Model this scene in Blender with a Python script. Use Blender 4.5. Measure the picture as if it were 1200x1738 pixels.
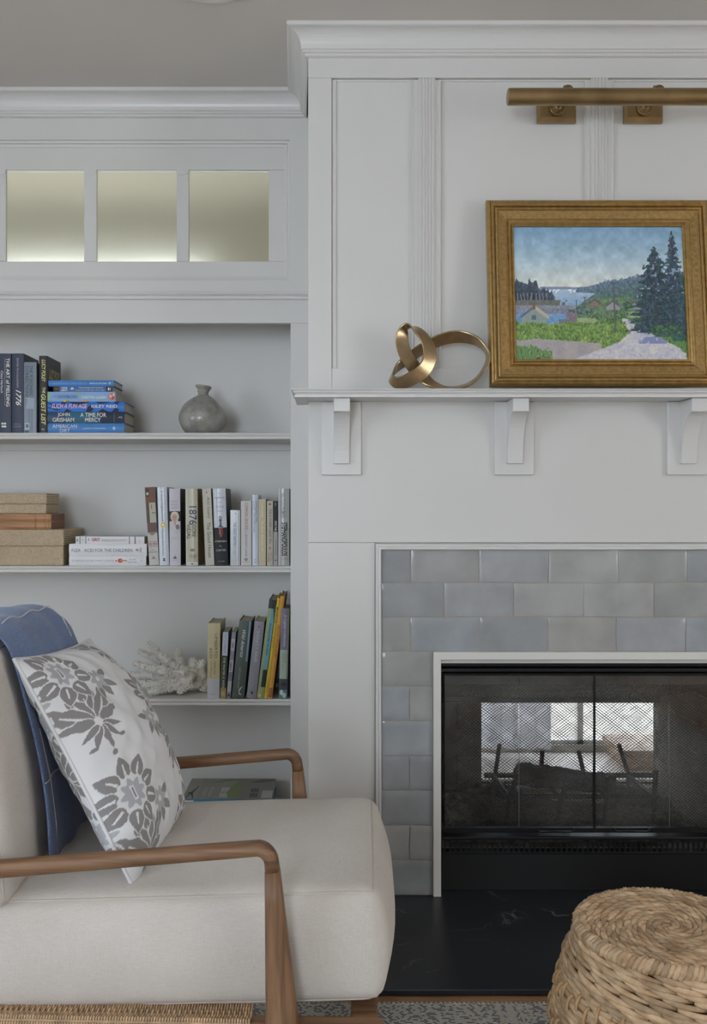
import bpy, bmesh, math, random
import numpy as np
from mathutils import Vector, Matrix, Euler

random.seed(7)
rng = np.random.default_rng(11)
scene = bpy.context.scene
COL = scene.collection
for _o in list(bpy.data.objects):
    bpy.data.objects.remove(_o)

# ------------------------------------------------------------------ camera
F, VX, VY = 1620.0, 560.0, 855.0        # focal length and vanishing point in photo pixels
CAMZ = 1.108
cam = bpy.data.cameras.new('camera')
cam.sensor_fit = 'HORIZONTAL'
cam.sensor_width = 36.0
cam.lens = 36.0 * F / 1200.0
cam.shift_x = (600.0 - VX) / 1200.0
cam.shift_y = (VY - 869.0) / 1200.0
cam.clip_start = 0.05
camo = bpy.data.objects.new('camera', cam)
camo.location = (0, 0, CAMZ)
camo.rotation_euler = (math.pi / 2, 0, 0)
COL.objects.link(camo)
scene.camera = camo

# ------------------------------------------------------------------ world, daylight, exposure
scene.view_settings.view_transform = 'Standard'
scene.view_settings.look = 'None'
scene.view_settings.gamma = 1.0
scene.view_settings.use_curve_mapping = False
scene.view_settings.exposure = 0.0
world = bpy.data.worlds.new('overcast_sky')
scene.world = world
world.use_nodes = True
world.node_tree.nodes['Background'].inputs[0].default_value = (0.86, 0.93, 1.0, 1)
world.node_tree.nodes['Background'].inputs[1].default_value = 7.0


def window_light(name, loc, rot, sx, sz, power, color):
    l = bpy.data.lights.new(name, 'AREA')
    l.shape = 'RECTANGLE'
    l.size, l.size_y = sx, sz
    l.energy = power
    l.color = color
    o = bpy.data.objects.new(name, l)
    o.location = loc
    o.rotation_euler = rot
    COL.objects.link(o)
    return o


R90 = math.pi / 2
# daylight entering through the windows of the room (back, right and left walls, behind and beside the camera)
window_light('daylight_back', (-1.2, -2.97, 1.42), (R90, 0, 0), 1.2, 1.5, 46, (0.74, 0.87, 1.0))
window_light('daylight_right', (3.17, 0.10, 1.42), (R90, 0, R90), 1.2, 1.5, 9.5, (1.0, 0.84, 0.70))
window_light('daylight_left', (-2.57, 0.35, 1.35), (R90, 0, -R90), 1.2, 1.5, 10, (0.46, 0.70, 1.0))

# ------------------------------------------------------------------ helpers
def wx(px, Y):
    return (px - VX) / F * Y


def wz(py, Y):
    return CAMZ - (py - VY) / F * Y


def lin(c):
    c = c / 255.0
    return c / 12.92 if c <= 0.04045 else ((c + 0.055) / 1.055) ** 2.4


def rgb(r, g, b):
    return (lin(r), lin(g), lin(b), 1.0)


def nd(nt, kind, **kw):
    n = nt.nodes.new(kind)
    for k, v in kw.items():
        setattr(n, k, v)
    return n


MATS = {}


def mat(name, color, rough=0.5, metal=0.0, vary=0.0, vscale=8.0, bump=0.0, bscale=60.0, stretch=(1, 1, 1),
        sheen=0.0, coat=0.0, spec=0.5, color2=None, detail=4.0):
    if name in MATS:
        return MATS[name]
    m = bpy.data.materials.new(name)
    m.use_nodes = True
    nt = m.node_tree
    b = nt.nodes['Principled BSDF']
    b.inputs['Base Color'].default_value = color
    b.inputs['Roughness'].default_value = rough
    b.inputs['Metallic'].default_value = metal
    b.inputs['Specular IOR Level'].default_value = spec
    b.inputs['Sheen Weight'].default_value = sheen
    b.inputs['Coat Weight'].default_value = coat
    tc = nd(nt, 'ShaderNodeTexCoord')
    mp = nd(nt, 'ShaderNodeMapping')
    mp.inputs['Scale'].default_value = stretch
    nt.links.new(tc.outputs['Object'], mp.inputs['Vector'])
    if vary > 0 or color2:
        n = nd(nt, 'ShaderNodeTexNoise')
        n.inputs['Scale'].default_value = vscale
        n.inputs['Detail'].default_value = detail
        nt.links.new(mp.outputs['Vector'], n.inputs['Vector'])
        r = nd(nt, 'ShaderNodeValToRGB')
        r.color_ramp.elements[0].position = 0.3
        r.color_ramp.elements[1].position = 0.7
        if color2:
            c0, c1 = color, color2
        else:
            c0 = tuple(max(0, c * (1 - vary)) for c in color[:3]) + (1,)
            c1 = tuple(min(1, c * (1 + vary)) for c in color[:3]) + (1,)
        r.color_ramp.elements[0].color = c0
        r.color_ramp.elements[1].color = c1
        nt.links.new(n.outputs['Fac'], r.inputs['Fac'])
        nt.links.new(r.outputs['Color'], b.inputs['Base Color'])
    if bump > 0:
        n2 = nd(nt, 'ShaderNodeTexNoise')
        n2.inputs['Scale'].default_value = bscale
        n2.inputs['Detail'].default_value = 3
        nt.links.new(mp.outputs['Vector'], n2.inputs['Vector'])
        bp = nd(nt, 'ShaderNodeBump')
        bp.inputs['Strength'].default_value = bump
        bp.inputs['Distance'].default_value = 0.002
        nt.links.new(n2.outputs['Fac'], bp.inputs['Height'])
        nt.links.new(bp.outputs['Normal'], b.inputs['Normal'])
    MATS[name] = m
    return m


def flat(r, g, b, rough=0.6):
    return mat('print_%d_%d_%d_%d' % (r, g, b, int(rough * 100)), rgb(r, g, b), rough)


def attr_mat(name, rough=0.6, bump=0.0, bscale=200, sheen=0.0, attr='paint'):
    m = bpy.data.materials.new(name)
    m.use_nodes = True
    nt = m.node_tree
    b = nt.nodes['Principled BSDF']
    b.inputs['Roughness'].default_value = rough
    b.inputs['Sheen Weight'].default_value = sheen
    a = nd(nt, 'ShaderNodeAttribute', attribute_name=attr)
    nt.links.new(a.outputs['Color'], b.inputs['Base Color'])
    if bump:
        tc = nd(nt, 'ShaderNodeTexCoord')
        n2 = nd(nt, 'ShaderNodeTexNoise')
        n2.inputs['Scale'].default_value = bscale
        nt.links.new(tc.outputs['Object'], n2.inputs['Vector'])
        bp = nd(nt, 'ShaderNodeBump')
        bp.inputs['Strength'].default_value = bump
        bp.inputs['Distance'].default_value = 0.001
        nt.links.new(n2.outputs['Fac'], bp.inputs['Height'])
        nt.links.new(bp.outputs['Normal'], b.inputs['Normal'])
    return m


class MB:
    """collects vertices and faces of ONE mesh"""
    def __init__(self):
        self.v, self.f = [], []

    def add(self, vs, fs):
        o = len(self.v)
        self.v.extend([tuple(p) for p in vs])
        self.f.extend([tuple(i + o for i in q) for q in fs])
        return self

    def box(self, x0, x1, y0, y1, z0, z1):
        vs = [(x0, y0, z0), (x1, y0, z0), (x1, y1, z0), (x0, y1, z0), (x0, y0, z1), (x1, y0, z1), (x1, y1, z1), (x0, y1, z1)]
        return self.add(vs, [(0, 3, 2, 1), (4, 5, 6, 7), (0, 1, 5, 4), (1, 2, 6, 5), (2, 3, 7, 6), (3, 0, 4, 7)])

    def hexa(self, b, t):
        """bottom and top quads, each 4 points, counter-clockwise from above"""
        return self.add(list(b) + list(t), [(0, 3, 2, 1), (4, 5, 6, 7), (0, 1, 5, 4), (1, 2, 6, 5), (2, 3, 7, 6), (3, 0, 4, 7)])

    def loft(self, rings, caps=True, closed_path=False):
        n = len(rings[0])
        o = len(self.v)
        for r in rings:
            self.v.extend([tuple(p) for p in r])
        m = len(rings)
        for i in range(m if closed_path else m - 1):
            a, b = o + i * n, o + ((i + 1) % m) * n
            for j in range(n):
                k = (j + 1) % n
                self.f.append((a + j, a + k, b + k, b + j))
        if caps and not closed_path:
            self.f.append(tuple(o + j for j in reversed(range(n))))
            self.f.append(tuple(o + (m - 1) * n + j for j in range(n)))
        return self

    def tube(self, path, rad, seg=8, closed=False, caps=True):
        P = [Vector(p) for p in path]
        n = len(P)
        if not hasattr(rad, '__len__'):
            rad = [rad] * n
        T = []
        for i in range(n):
            if closed:
                t = P[(i + 1) % n] - P[i - 1]
            else:
                t = P[min(i + 1, n - 1)] - P[max(i - 1, 0)]
            T.append(t.normalized())
        up = Vector((0, 0, 1)) if abs(T[0].z) < 0.9 else Vector((1, 0, 0))
        N = (up - T[0] * up.dot(T[0])).normalized()
        rings = []
        for i in range(n):
            N = (N - T[i] * N.dot(T[i])).normalized()
            B = T[i].cross(N)
            rings.append([P[i] + (N * math.cos(2 * math.pi * k / seg) + B * math.sin(2 * math.pi * k / seg)) * rad[i] for k in range(seg)])
        return self.loft(rings, caps, closed)

    def lathe(self, prof, c=(0, 0, 0), seg=24, axis='z'):
        rings = []
        for r, h in prof:
            ring = []
            for k in range(seg):
                a = 2 * math.pi * k / seg
                x, y = r * math.cos(a), r * math.sin(a)
                p = {'z': (x, y, h), 'y': (x, h, -y), 'x': (h, x, y)}[axis]
                ring.append((p[0] + c[0], p[1] + c[1], p[2] + c[2]))
            rings.append(ring)
        return self.loft(rings)

    def obj(self, name, m, parent=None, smooth=False, bevel=0.0, seg=2, angle=0.6):
        me = bpy.data.meshes.new(name)
        me.from_pydata(self.v, [], self.f)
        me.update()
        bm = bmesh.new()
        bm.from_mesh(me)
        bmesh.ops.recalc_face_normals(bm, faces=bm.faces)
        bm.to_mesh(me)
        bm.free()
        return link(name, me, m, parent, smooth, bevel, seg, angle)


def link(name, me, m, parent=None, smooth=False, bevel=0.0, seg=2, angle=0.6):
    if m is not None and not me.materials:
        me.materials.append(m)
    o = bpy.data.objects.new(name, me)
    COL.objects.link(o)
    if parent is not None:
        o.parent = parent
    if smooth:
        me.polygons.foreach_set('use_smooth', [True] * len(me.polygons))
    if bevel > 0:
        b = o.modifiers.new('bevel', 'BEVEL')
        b.width = bevel
        b.segments = seg
        b.limit_method = 'ANGLE'
        b.angle_limit = angle
        b.harden_normals = False
    return o


def thing(name, label, cat, loc=(0, 0, 0), rot=(0, 0, 0), group=None):
    o = bpy.data.objects.new(name, None)
    o.empty_display_size = 0.05
    COL.objects.link(o)
    o.location = loc
    o.rotation_euler = rot
    tag(o, label, cat, group)
    return o


def tag(o, label=None, cat=None, group=None, kind=None):
    if label:
        o['label'] = label
    if cat:
        o['category'] = cat
    if group:
        o['group'] = group
    if kind:
        o['kind'] = kind
    return o


def shift(o, p):
    """move a mesh object's origin to p (world), its shape staying in place"""
    o.data.transform(Matrix.Translation((-p[0], -p[1], -p[2])))
    o.location = p
    return o


def sweep_profile(path, prof, to3d, closed=False):
    """mitred moulding: path of 2-D points, profile of (outward, height); outward = right of travel"""
    n = len(path)
    P = [Vector(p) for p in path]
    rings = []
    for i in range(n):
        def nrm(a, b):
            d = (b - a).normalized()
            return Vector((d.y, -d.x))
        if closed or 0 < i < n - 1:
            n0, n1 = nrm(P[i - 1], P[i]), nrm(P[i], P[(i + 1) % n])
            m = (n0 + n1)
            m = m / max(0.2, m.dot(n1))
        elif i == 0:
            m = nrm(P[0], P[1])
        else:
            m = nrm(P[-2], P[-1])
        rings.append([to3d(P[i] + m * o, h) for o, h in prof])
    return MB().loft(rings, True, closed)


_tcache = {}


def text_mesh(s, bold=0.0, shear=0.0, space=1.0):
    key = (s, bold, shear, space)
    if key in _tcache:
        return _tcache[key]
    cu = bpy.data.curves.new('t', 'FONT')
    cu.body = s
    cu.resolution_u = 3
    cu.offset = bold
    cu.shear = shear
    cu.space_character = space
    cu.align_x = 'LEFT'
    o = bpy.data.objects.new('t', cu)
    COL.objects.link(o)
    dg = bpy.context.evaluated_depsgraph_get()
    me = bpy.data.meshes.new_from_object(o.evaluated_get(dg))
    v = np.array([p.co[:] for p in me.vertices]).reshape(-1, 3)
    f = [tuple(p.vertices) for p in me.polygons]
    bpy.data.objects.remove(o)
    bpy.data.curves.remove(cu)
    bpy.data.meshes.remove(me)
    lo, hi = v.min(0), v.max(0)
    v = (v - (lo + hi) / 2) / np.maximum(hi - lo, 1e-6)
    _tcache[key] = (v, f)
    return v, f


def put_text(parent, s, c, xd, yd, length, height, m, bold=0.0, shear=0.0, name='lettering', space=1.0):
    v, f = text_mesh(s, bold, shear, space)
    c, xd, yd = np.array(c), np.array(xd), np.array(yd)
    vs = c + v[:, :1] * length * xd + v[:, 1:2] * height * yd
    mb = MB()
    mb.add(vs.tolist(), f)
    me = bpy.data.meshes.new(name)
    me.from_pydata(mb.v, [], mb.f)
    me.update()
    return link(name, me, m, parent)


# ------------------------------------------------------------------ shared materials
M_WHITE = mat('white_paint', rgb(213, 211, 207), 0.42, vary=0.015, vscale=3, bump=0.05, bscale=40)
M_WHITE2 = mat('white_satin_paint', rgb(217, 215, 212), 0.3, vary=0.015, vscale=5)
M_CEIL = mat('ceiling_paint', rgb(214, 209, 204), 0.9, vary=0.015, vscale=2)
M_WALL = mat('wall_paint', rgb(182, 178, 170), 0.8, vary=0.02, vscale=2)
M_BLACK = mat('black_enamel', rgb(20, 20, 22), 0.35, bump=0.05, bscale=100)
M_BLACKM = mat('black_matte', rgb(8, 8, 9), 0.7)
M_SOOT = mat('sooty_steel', rgb(104, 99, 94), 0.7, vary=0.4, vscale=9, bump=0.2, bscale=30)
M_PAGES = mat('book_pages', rgb(196, 186, 168), 0.8, vary=0.12, vscale=2, stretch=(260, 1, 1))
M_BRASS = mat('aged_brass', rgb(158, 134, 96), 0.36, 0.9, vary=0.2, vscale=14, bump=0.03, bscale=50)
M_GOLD = mat('sculpture_bronze', rgb(178, 156, 122), 0.3, 0.95, vary=0.16, vscale=30, bump=0.06, bscale=180)
# ------------------------------------------------------------------ key planes of the room
YC, YB = 2.70, 3.121            # chimney-breast face, bookcase face
YI = 3.41                       # back of the bookcase
YE = 3.45                       # rear face of the chimney / start of the sunroom
YG = 4.30                       # glazed wall of the sunroom
ZC = 2.445                      # ceiling
ZF = -0.014                     # timber floor (hearth top is z = 0)
XL, XR, YBK = -2.6, 3.2, -3.0
CX = 0.762                      # centre of the chimney breast
CL, CR = -0.0617, 1.5857        # its front edges
CLB, CRB = -0.077, 1.601        # its rear edges (the sides splay a little)


def struct(mb, name, m, parent=None, bevel=0.0, smooth=False):
    o = mb.obj(name, m, parent, smooth, bevel)
    if parent is None:
        o['kind'] = 'structure'
    return o


# floor: timber boards on a subfloor
def wood_mat(name, c0, c1, c2, along='x', rough=0.45, scale=1.0):
    m = bpy.data.materials.new(name)
    m.use_nodes = True
    nt = m.node_tree
    b = nt.nodes['Principled BSDF']
    b.inputs['Roughness'].default_value = rough
    tc = nd(nt, 'ShaderNodeTexCoord')
    mp = nd(nt, 'ShaderNodeMapping')
    s = {'x': (2.2, 34, 34), 'z': (34, 34, 2.2), 'y': (34, 2.2, 34)}[along]
    mp.inputs['Scale'].default_value = tuple(q * scale for q in s)
    nt.links.new(tc.outputs['Object'], mp.inputs['Vector'])
    n = nd(nt, 'ShaderNodeTexNoise')
    n.inputs['Scale'].default_value = 2.0
    n.inputs['Detail'].default_value = 6
    n.inputs['Distortion'].default_value = 0.6
    nt.links.new(mp.outputs['Vector'], n.inputs['Vector'])
    r = nd(nt, 'ShaderNodeValToRGB')
    r.color_ramp.elements[0].position = 0.32
    r.color_ramp.elements[0].color = c0
    r.color_ramp.elements[1].position = 0.72
    r.color_ramp.elements[1].color = c2
    e = r.color_ramp.elements.new(0.5)
    e.color = c1
    nt.links.new(n.outputs['Fac'], r.inputs['Fac'])
    nt.links.new(r.outputs['Color'], b.inputs['Base Color'])
    bp = nd(nt, 'ShaderNodeBump')
    bp.inputs['Strength'].default_value = 0.12
    bp.inputs['Distance'].default_value = 0.001
    nt.links.new(n.outputs['Fac'], bp.inputs['Height'])
    nt.links.new(bp.outputs['Normal'], b.inputs['Normal'])
    return m


M_OAK = wood_mat('oak_boards', rgb(140, 104, 70), rgb(168, 130, 92), rgb(186, 150, 112), 'x')
M_TEAK = wood_mat('teak', rgb(88, 62, 42), rgb(124, 90, 62), rgb(146, 112, 82), 'x', 0.5)
M_TEAKZ = wood_mat('teak_upright', rgb(94, 66, 44), rgb(128, 94, 66), rgb(148, 114, 84), 'z', 0.5)

floor = struct(MB().box(XL - .1, XR + .1, YBK - .1, YE, ZF - .1, ZF - .002), 'floor', M_OAK)
pm = {}
for r in range(11):
    y1 = 2.176 - r * 0.092
    xs = [-1.5]
    off = (r * 0.61) % 1.3
    x = -1.5 + 0.5 + off
    while x < 1.7:
        xs.append(x)
        x += 1.35
    xs.append(1.75)
    if r == 0:
        xs = [-1.5, -0.4, wx(780, 2.16), 1.75]
    for a, b in zip(xs[:-1], xs[1:]):
        o = MB().box(a + .0006, b - .0006, y1 - .0914, y1 - .0006, ZF - .004, ZF).obj('plank', M_OAK, floor, bevel=.0008, seg=1)

ceiling = struct(MB().box(XL - .1, XR + .1, YBK - .1, YG + .05, ZC, ZC + .1), 'ceiling', M_CEIL)


def wall_with_hole(name, axis, c, t, a0, a1, z0, z1, holes, m=M_WALL):
    """wall normal to axis ('x' or 'y') at c..c+t spanning a0..a1, z0..z1, with rectangular holes (a,b,z0,z1)"""
    mb = MB()
    def bx(p, q, r, s):
        if q - p < 1e-5 or s - r < 1e-5:
            return
        if axis == 'y':
            mb.box(p, q, c, c + t, r, s)
        else:
            mb.box(c, c + t, p, q, r, s)
    cur = a0
    for h in sorted(holes):
        bx(cur, h[0], z0, z1)
        bx(h[0], h[1], z0, h[2])
        bx(h[0], h[1], h[3], z1)
        cur = h[1]
    bx(cur, a1, z0, z1)
    return struct(mb, name, m)


ZB = ZF - .1
wall_with_hole('wall_back', 'y', YBK - .12, .12, XL - .1, XR + .1, ZB, ZC, [(-1.82, -0.58, .65, 2.19)])
wall_with_hole('wall_left', 'x', XL - .12, .12, YBK, YG, ZB, ZC, [(-0.27, .97, .58, 2.12)])
wall_with_hole('wall_right', 'x', XR, .12, YBK, YG, ZB, ZC, [(-.52, .72, .65, 2.19)])


def sash(name, to3, w, h):
    """white sash window with muntins, local plane (a, z) -> to3"""
    mb = MB()
    def bar(a0, a1, z0, z1, d0=-.05, d1=.0):
        p = [to3(a0, z0, d0), to3(a1, z0, d0), to3(a1, z0, d1), to3(a0, z0, d1)]
        q = [to3(a0, z1, d0), to3(a1, z1, d0), to3(a1, z1, d1), to3(a0, z1, d1)]
        mb.hexa(p, q)
    t = .05
    bar(-w / 2, -w / 2 + t, 0, h); bar(w / 2 - t, w / 2, 0, h); bar(-w / 2, w / 2, 0, t); bar(-w / 2, w / 2, h - t, h)
    bar(-w / 2, w / 2, h / 2 - .025, h / 2 + .025)
    for k in (-1, 1):
        bar(k * w / 6 - .012, k * w / 6 + .012, 0, h)
    o = mb.obj(name, M_WHITE2)
    o['kind'] = 'structure'
    return o


sash('window_1', lambda a, z, d: (-1.2 + a, YBK - .02 + d, .65 + z), 1.24, 1.54)
sash('window_2', lambda a, z, d: (XR + .02 - d, .1 + a, .65 + z), 1.24, 1.54)
sash('window_3', lambda a, z, d: (XL - .02 + d, .35 + a, .58 + z), 1.24, 1.54)

# wall to the right of the chimney breast
struct(MB().box(CRB, XR, YB, YE, ZB, ZC), 'wall_alcove', M_WHITE)
struct(MB().box(XL, -1.861, YB, YE, ZB, ZC), 'wall_alcove', M_WHITE)

# ------------------------------------------------------------------ chimney breast
chim = struct(MB().hexa([(CL, YC + .012, ZB), (CL + .36, YC + .012, ZB), (CL + .36, YE, ZB), (CLB, YE, ZB)],
                        [(CL, YC + .012, ZC), (CL + .36, YC + .012, ZC), (CL + .36, YE, ZC), (CLB, YE, ZC)]),
              'wall_chimney', M_WHITE)
MB().hexa([(CR - .36, YC + .012, ZB), (CR, YC + .012, ZB), (CRB, YE, ZB), (CR - .36, YE, ZB)],
          [(CR - .36, YC + .012, ZC), (CR, YC + .012, ZC), (CRB, YE, ZC), (CR - .36, YE, ZC)]).obj('masonry_side', M_WHITE, chim)
MB().box(CL + .36, CR - .36, YC + .012, YE, .655, ZC).obj('panel_field', M_WHITE, chim)
MB().box(CL + .36, CR - .36, 2.78, YE, ZB, .10).obj('firebox_base', M_BLACKM, chim)

zfr_b = wz(132, YC)         # underside of the frieze board
zr_t = wz(625, YC)          # top of the lower rail
MB().box(CL, CR, YC, YC + .014, zfr_b, ZC).obj('frieze_board', M_WHITE, chim, bevel=.0012)
MB().box(CL, wx(563, YC), YC, YC + .014, 1.40, zfr_b - .0004).obj('stile', M_WHITE, chim, bevel=.0012)
MB().box(2 * CX - wx(563, YC), CR, YC, YC + .014, 1.40, zfr_b - .0004).obj('stile', M_WHITE, chim, bevel=.0012)
MB().box(wx(563, YC) + .0004, 2 * CX - wx(563, YC) - .0004, YC + .001, YC + .014, 1.40, zr_t).obj('rail', M_WHITE, chim, bevel=.0012)
# quirk bead round the panels
MB().box(wx(563, YC) + .0005, wx(571, YC), YC + .006, YC + .014, zr_t, zfr_b - .001).obj('panel_mould', M_WHITE, chim, bevel=.003)
MB().box(wx(571, YC) + .0005, 2 * CX - wx(571, YC), YC + .007, YC + .014, zfr_b - .007, zfr_b - .001).obj('panel_mould', M_WHITE, chim, bevel=.002)
for k in range(3):
    pc = 724.5 + 293.5 * k
    c = wx(pc, YC)
    zt, zb = zfr_b - .0012, zr_t + .0004
    MB().box(c - .0415, c + .041, YC + .004, YC + .0135, zb, zt - .003).obj('pilaster', M_WHITE, chim, bevel=.0015)
    pl = MB().box(c - .0245, c + .0245, YC - .001, YC + .005, zb, zt).obj('fluted_strip', M_WHITE, chim, bevel=.001)
    for j in range(5):
        x = c - .0176 + j * .0088
        MB().lathe([(.0034, zb + .001), (.0034, zt - .001)], (x, YC - .001, 0), 10).obj('reed', M_WHITE, pl, smooth=False)
    MB().lathe([(.0035, zb + .001), (.0035, zt - .003)], (c + .0375, YC + .004, 0), 10).obj('bead', M_WHITE, pl)
    MB().lathe([(.003, zb + .001), (.003, zt - .003)], (c - .0385, YC + .004, 0), 10).obj('bead', M_WHITE, pl)

# lower half: face board, two legs, backing behind the tiles
z_t0, z_tr = wz(933, YC), wz(921, YC)
x_t0, x_tr = wx(647, YC), wx(636.5, YC)
MB().box(CL, CR, YC, YC + .014, z_tr + .0006, 1.40).obj('face_board', M_WHITE, chim, bevel=.0012)
for s in (0, 1):
    a, b = (CL, x_tr) if s == 0 else (2 * CX - x_tr, CR)
    MB().box(a, b, YC, YC + .014, ZF, z_tr).obj('leg_board', M_WHITE, chim, bevel=.0012)

# crown moulding running round alcove, chimney return and chimney face
crown = [(0, 0), (.060, 0), (.060, -.0105), (.056, -.0125)]
for k in range(1, 9):
    a = k / 8 * math.pi / 2
    crown.append((.056 - .036 * math.sin(a), -.0555 + .043 * math.cos(a)))
crown += [(.020, -.059), (.0155, -.0605), (.0155, -.0655), (.0125, -.0670), (.0095, -.0680), (.0095, -.0735), (.006, -.0755), (0, -.0765)]
o = sweep_profile([(XL, YB), (CLB, YB), (CL, YC), (CR, YC), (CRB, YB), (XR, YB)], crown, lambda p, h: (p.x, p.y, ZC + h)).obj('trim_1', M_WHITE2)
o['kind'] = 'structure'

# ------------------------------------------------------------------ mantel shelf and corbels
mantel = thing('mantel_shelf', 'long white painted mantel shelf on curved corbels above the fireplace', 'mantel', (CX, YC, 1.396))
MX, MY, MZ = CX, YC, 1.396
def mobj(mb, name, m, parent=None, **k):
    mb.v = [(x - MX, y - MY, z - MZ) for x, y, z in mb.v]
    return mb.obj(name, m, parent or mantel, **k)
mobj(MB().box(CL, CR, 2.60, YC - .0005, 1.3965, 1.4172), 'shelf_board', M_WHITE2)
for s in (0, 1):
    a, b = (-.0635, CL) if s == 0 else (CR, 2 * CX + .0635)
    a, b = (CL - .005, CL - .0) if s == 0 else (CR, CR + .005)
prof = [(0, .0), (.020, .0), (.0225, .0005), (.0225, .0058), (.020, .0062), (.0185, .0066), (.020, .009), (.0245, .0125), (.0262, .0155), (.0262, .0172), (.029, .018), (.031, .0195), (.031, .0215), (.029, .0225), (0, .0225)]
hl = CL - .012
hr = CR + .012
o = sweep_profile([(hl, 2.78), (hl, 2.597), (hr, 2.597), (hr, 2.78)], prof, lambda p, h: (p.x, p.y, 1.3955 + h))
mobj(o, 'edge_moulding', M_WHITE2)
mobj(MB().box(hl - .001, CL - .016 + .0155, 2.60, 2.78, 1.3957, 1.4177), 'shelf_end', M_WHITE2)
mobj(MB().box(CR + .0005, hr + .001, 2.60, 2.78, 1.3957, 1.4177), 'shelf_end', M_WHITE2)
for k in range(4):
    c = .0325 + k * .4866
    cb = MB()
    w = .0221
    pr = [(YC - .009, 1.3952), (2.593, 1.3952), (2.593, 1.359)]
    for q in range(1, 13):
        t = math.pi / 2 * (1 - q / 12)
        pr.append((2.672 - .079 * (1 - math.cos(t)), 1.2205 + .1385 * math.sin(t)))
    pr.append((YC - .009, 1.2205))
    n = len(pr)
    cb.loft([[(c - w, y, z) for y, z in pr], [(c + w, y, z) for y, z in pr]])
    cbo = mobj(cb, 'corbel', M_WHITE2, bevel=.001, seg=1, angle=1.0)
    mobj(MB().box(c - .0553, c + .0553, YC - .014, YC - .0003, 1.1895, 1.3952), 'backplate', M_WHITE2, parent=cbo, bevel=.0015)

# ------------------------------------------------------------------ tiled surround
surround = thing('tile_surround', 'grey handmade tile surround framing the fireplace opening', 'tile surround', (CX, YC, 0))
def sobj(mb, name, m, parent=None, **k):
    mb.v = [(x - CX, y - YC, z) for x, y, z in mb.v]
    return mb.obj(name, m, parent or surround, **k)
M_GROUT = mat('grout', rgb(178, 166, 152), 0.9, bump=.1)
xo, zo = wx(735, YC), wz(1106, YC)         # outer edge of the white metal trim
xi, zi = wx(748, YC), wz(1119, YC)         # inner edge
gb = MB()
gb.box(x_t0 - .004, xo + .002, YC + .0035, YC + .0118, ZF, z_t0)
gb.box(2 * CX - xo - .002, 2 * CX - x_t0 + .004, YC + .0035, YC + .0118, ZF, z_t0)
gb.box(xo + .002, 2 * CX - xo - .002, YC + .0035, YC + .0118, zo - .002, z_t0)
sobj(gb, 'grout_bed', M_GROUT)
TM = []
for i, c in enumerate([(154, 156, 158), (162, 162, 160), (168, 167, 163), (158, 162, 165), (171, 170, 168), (164, 165, 167)]):
    m = mat('glazed_tile_%d' % i, rgb(*c), 0.17, vary=.13, vscale=9, bump=.35, bscale=30, spec=.45)
    TM.append(m)


def tile(x0, x1, z0, z1, m):
    mb = MB()
    g = .0011
    x0 += g; x1 -= g; z0 += g; z1 -= g
    us = [0, .012, .1, .25, .4, .6, .75, .9, .988, 1]
    vs_t = [0, .02, .2, .5, .8, .98, 1]
    nx, nz = len(us) - 1, len(vs_t) - 1
    ph = random.random() * 9
    def edge(t, k):
        return .0008 * math.sin(5 * t + ph + k * 2.1) + .0005 * math.sin(13 * t + ph * 2 + k)
    front, bx = [], []
    dy = random.uniform(-.0008, .0008)
    tx, tz = random.uniform(-.009, .009), random.uniform(-.012, .012)
    for j in range(nz + 1):
        for i in range(nx + 1):
            u, v = us[i], vs_t[j]
            x = x0 + (x1 - x0) * u + (edge(v, 0) if i == 0 else edge(v, 1) if i == nx else 0)
            z = z0 + (z1 - z0) * v + (edge(u * 1.7, 2) if j == 0 else edge(u * 1.7, 3) if j == nz else 0)
            rim = 0.0009 if (i in (0, nx) or j in (0, nz)) else 0
            y = YC + .0008 + dy + rim + tx * (u - .5) * (x1 - x0) + tz * (v - .5) * (z1 - z0) + random.uniform(-.00025, .00025)
            front.append((x, y, z))
    W = nx + 1
    fs = [(j * W + i, j * W + i + 1, (j + 1) * W + i + 1, (j + 1) * W + i) for j in range(nz) for i in range(nx)]
    ring = [i for i in range(W)] + [j * W + nx for j in range(1, nz + 1)] + [nz * W + i for i in range(nx - 1, -1, -1)] + [j * W for j in range(nz - 1, 0, -1)]
    o = len(front)
    back = [(front[i][0], YC + .006, front[i][2]) for i in ring]
    n = len(ring)
    for k in range(n):
        fs.append((ring[k], ring[(k + 1) % n], o + (k + 1) % n, o + k))
    mb.add(front + back, fs)
    o_ = sobj(mb, 'tile', m, smooth=True)
    e_ = o_.modifiers.new('es', 'EDGE_SPLIT')
    e_.split_angle = .5
    return o_


rowz = [wz(p, YC) for p in (933, 989.5, 1048, 1106.5, 1165, 1224, 1283, 1342, 1401, 1460, 1520)]
joints = {0: [647, 697, 813, 931, 1050, 1167, 1284, 1387], 1: [647, 754, 872, 991, 1110, 1227, 1344, 1387], 2: [647, 697, 814, 931, 1046, 1164, 1282, 1387]}
for r in range(10):
    z1, z0 = rowz[r], max(rowz[r + 1], .0012)
    if r < 3:
        runs = [joints[r]]
    else:
        L = [647, 735] if r % 2 == 1 else [647, 695, 735]
        runs = [L, [1034 - q + 1000 for q in L][::-1]]
    for js in runs:
        for a, b in zip(js[:-1], js[1:]):
            k = random.choice([0, 1, 2, 3, 4, 5])
            if a < 700:
                k = random.choice([0, 1, 3])
            tile(wx(a, YC), wx(b, YC), z0, z1, TM[k])
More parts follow.
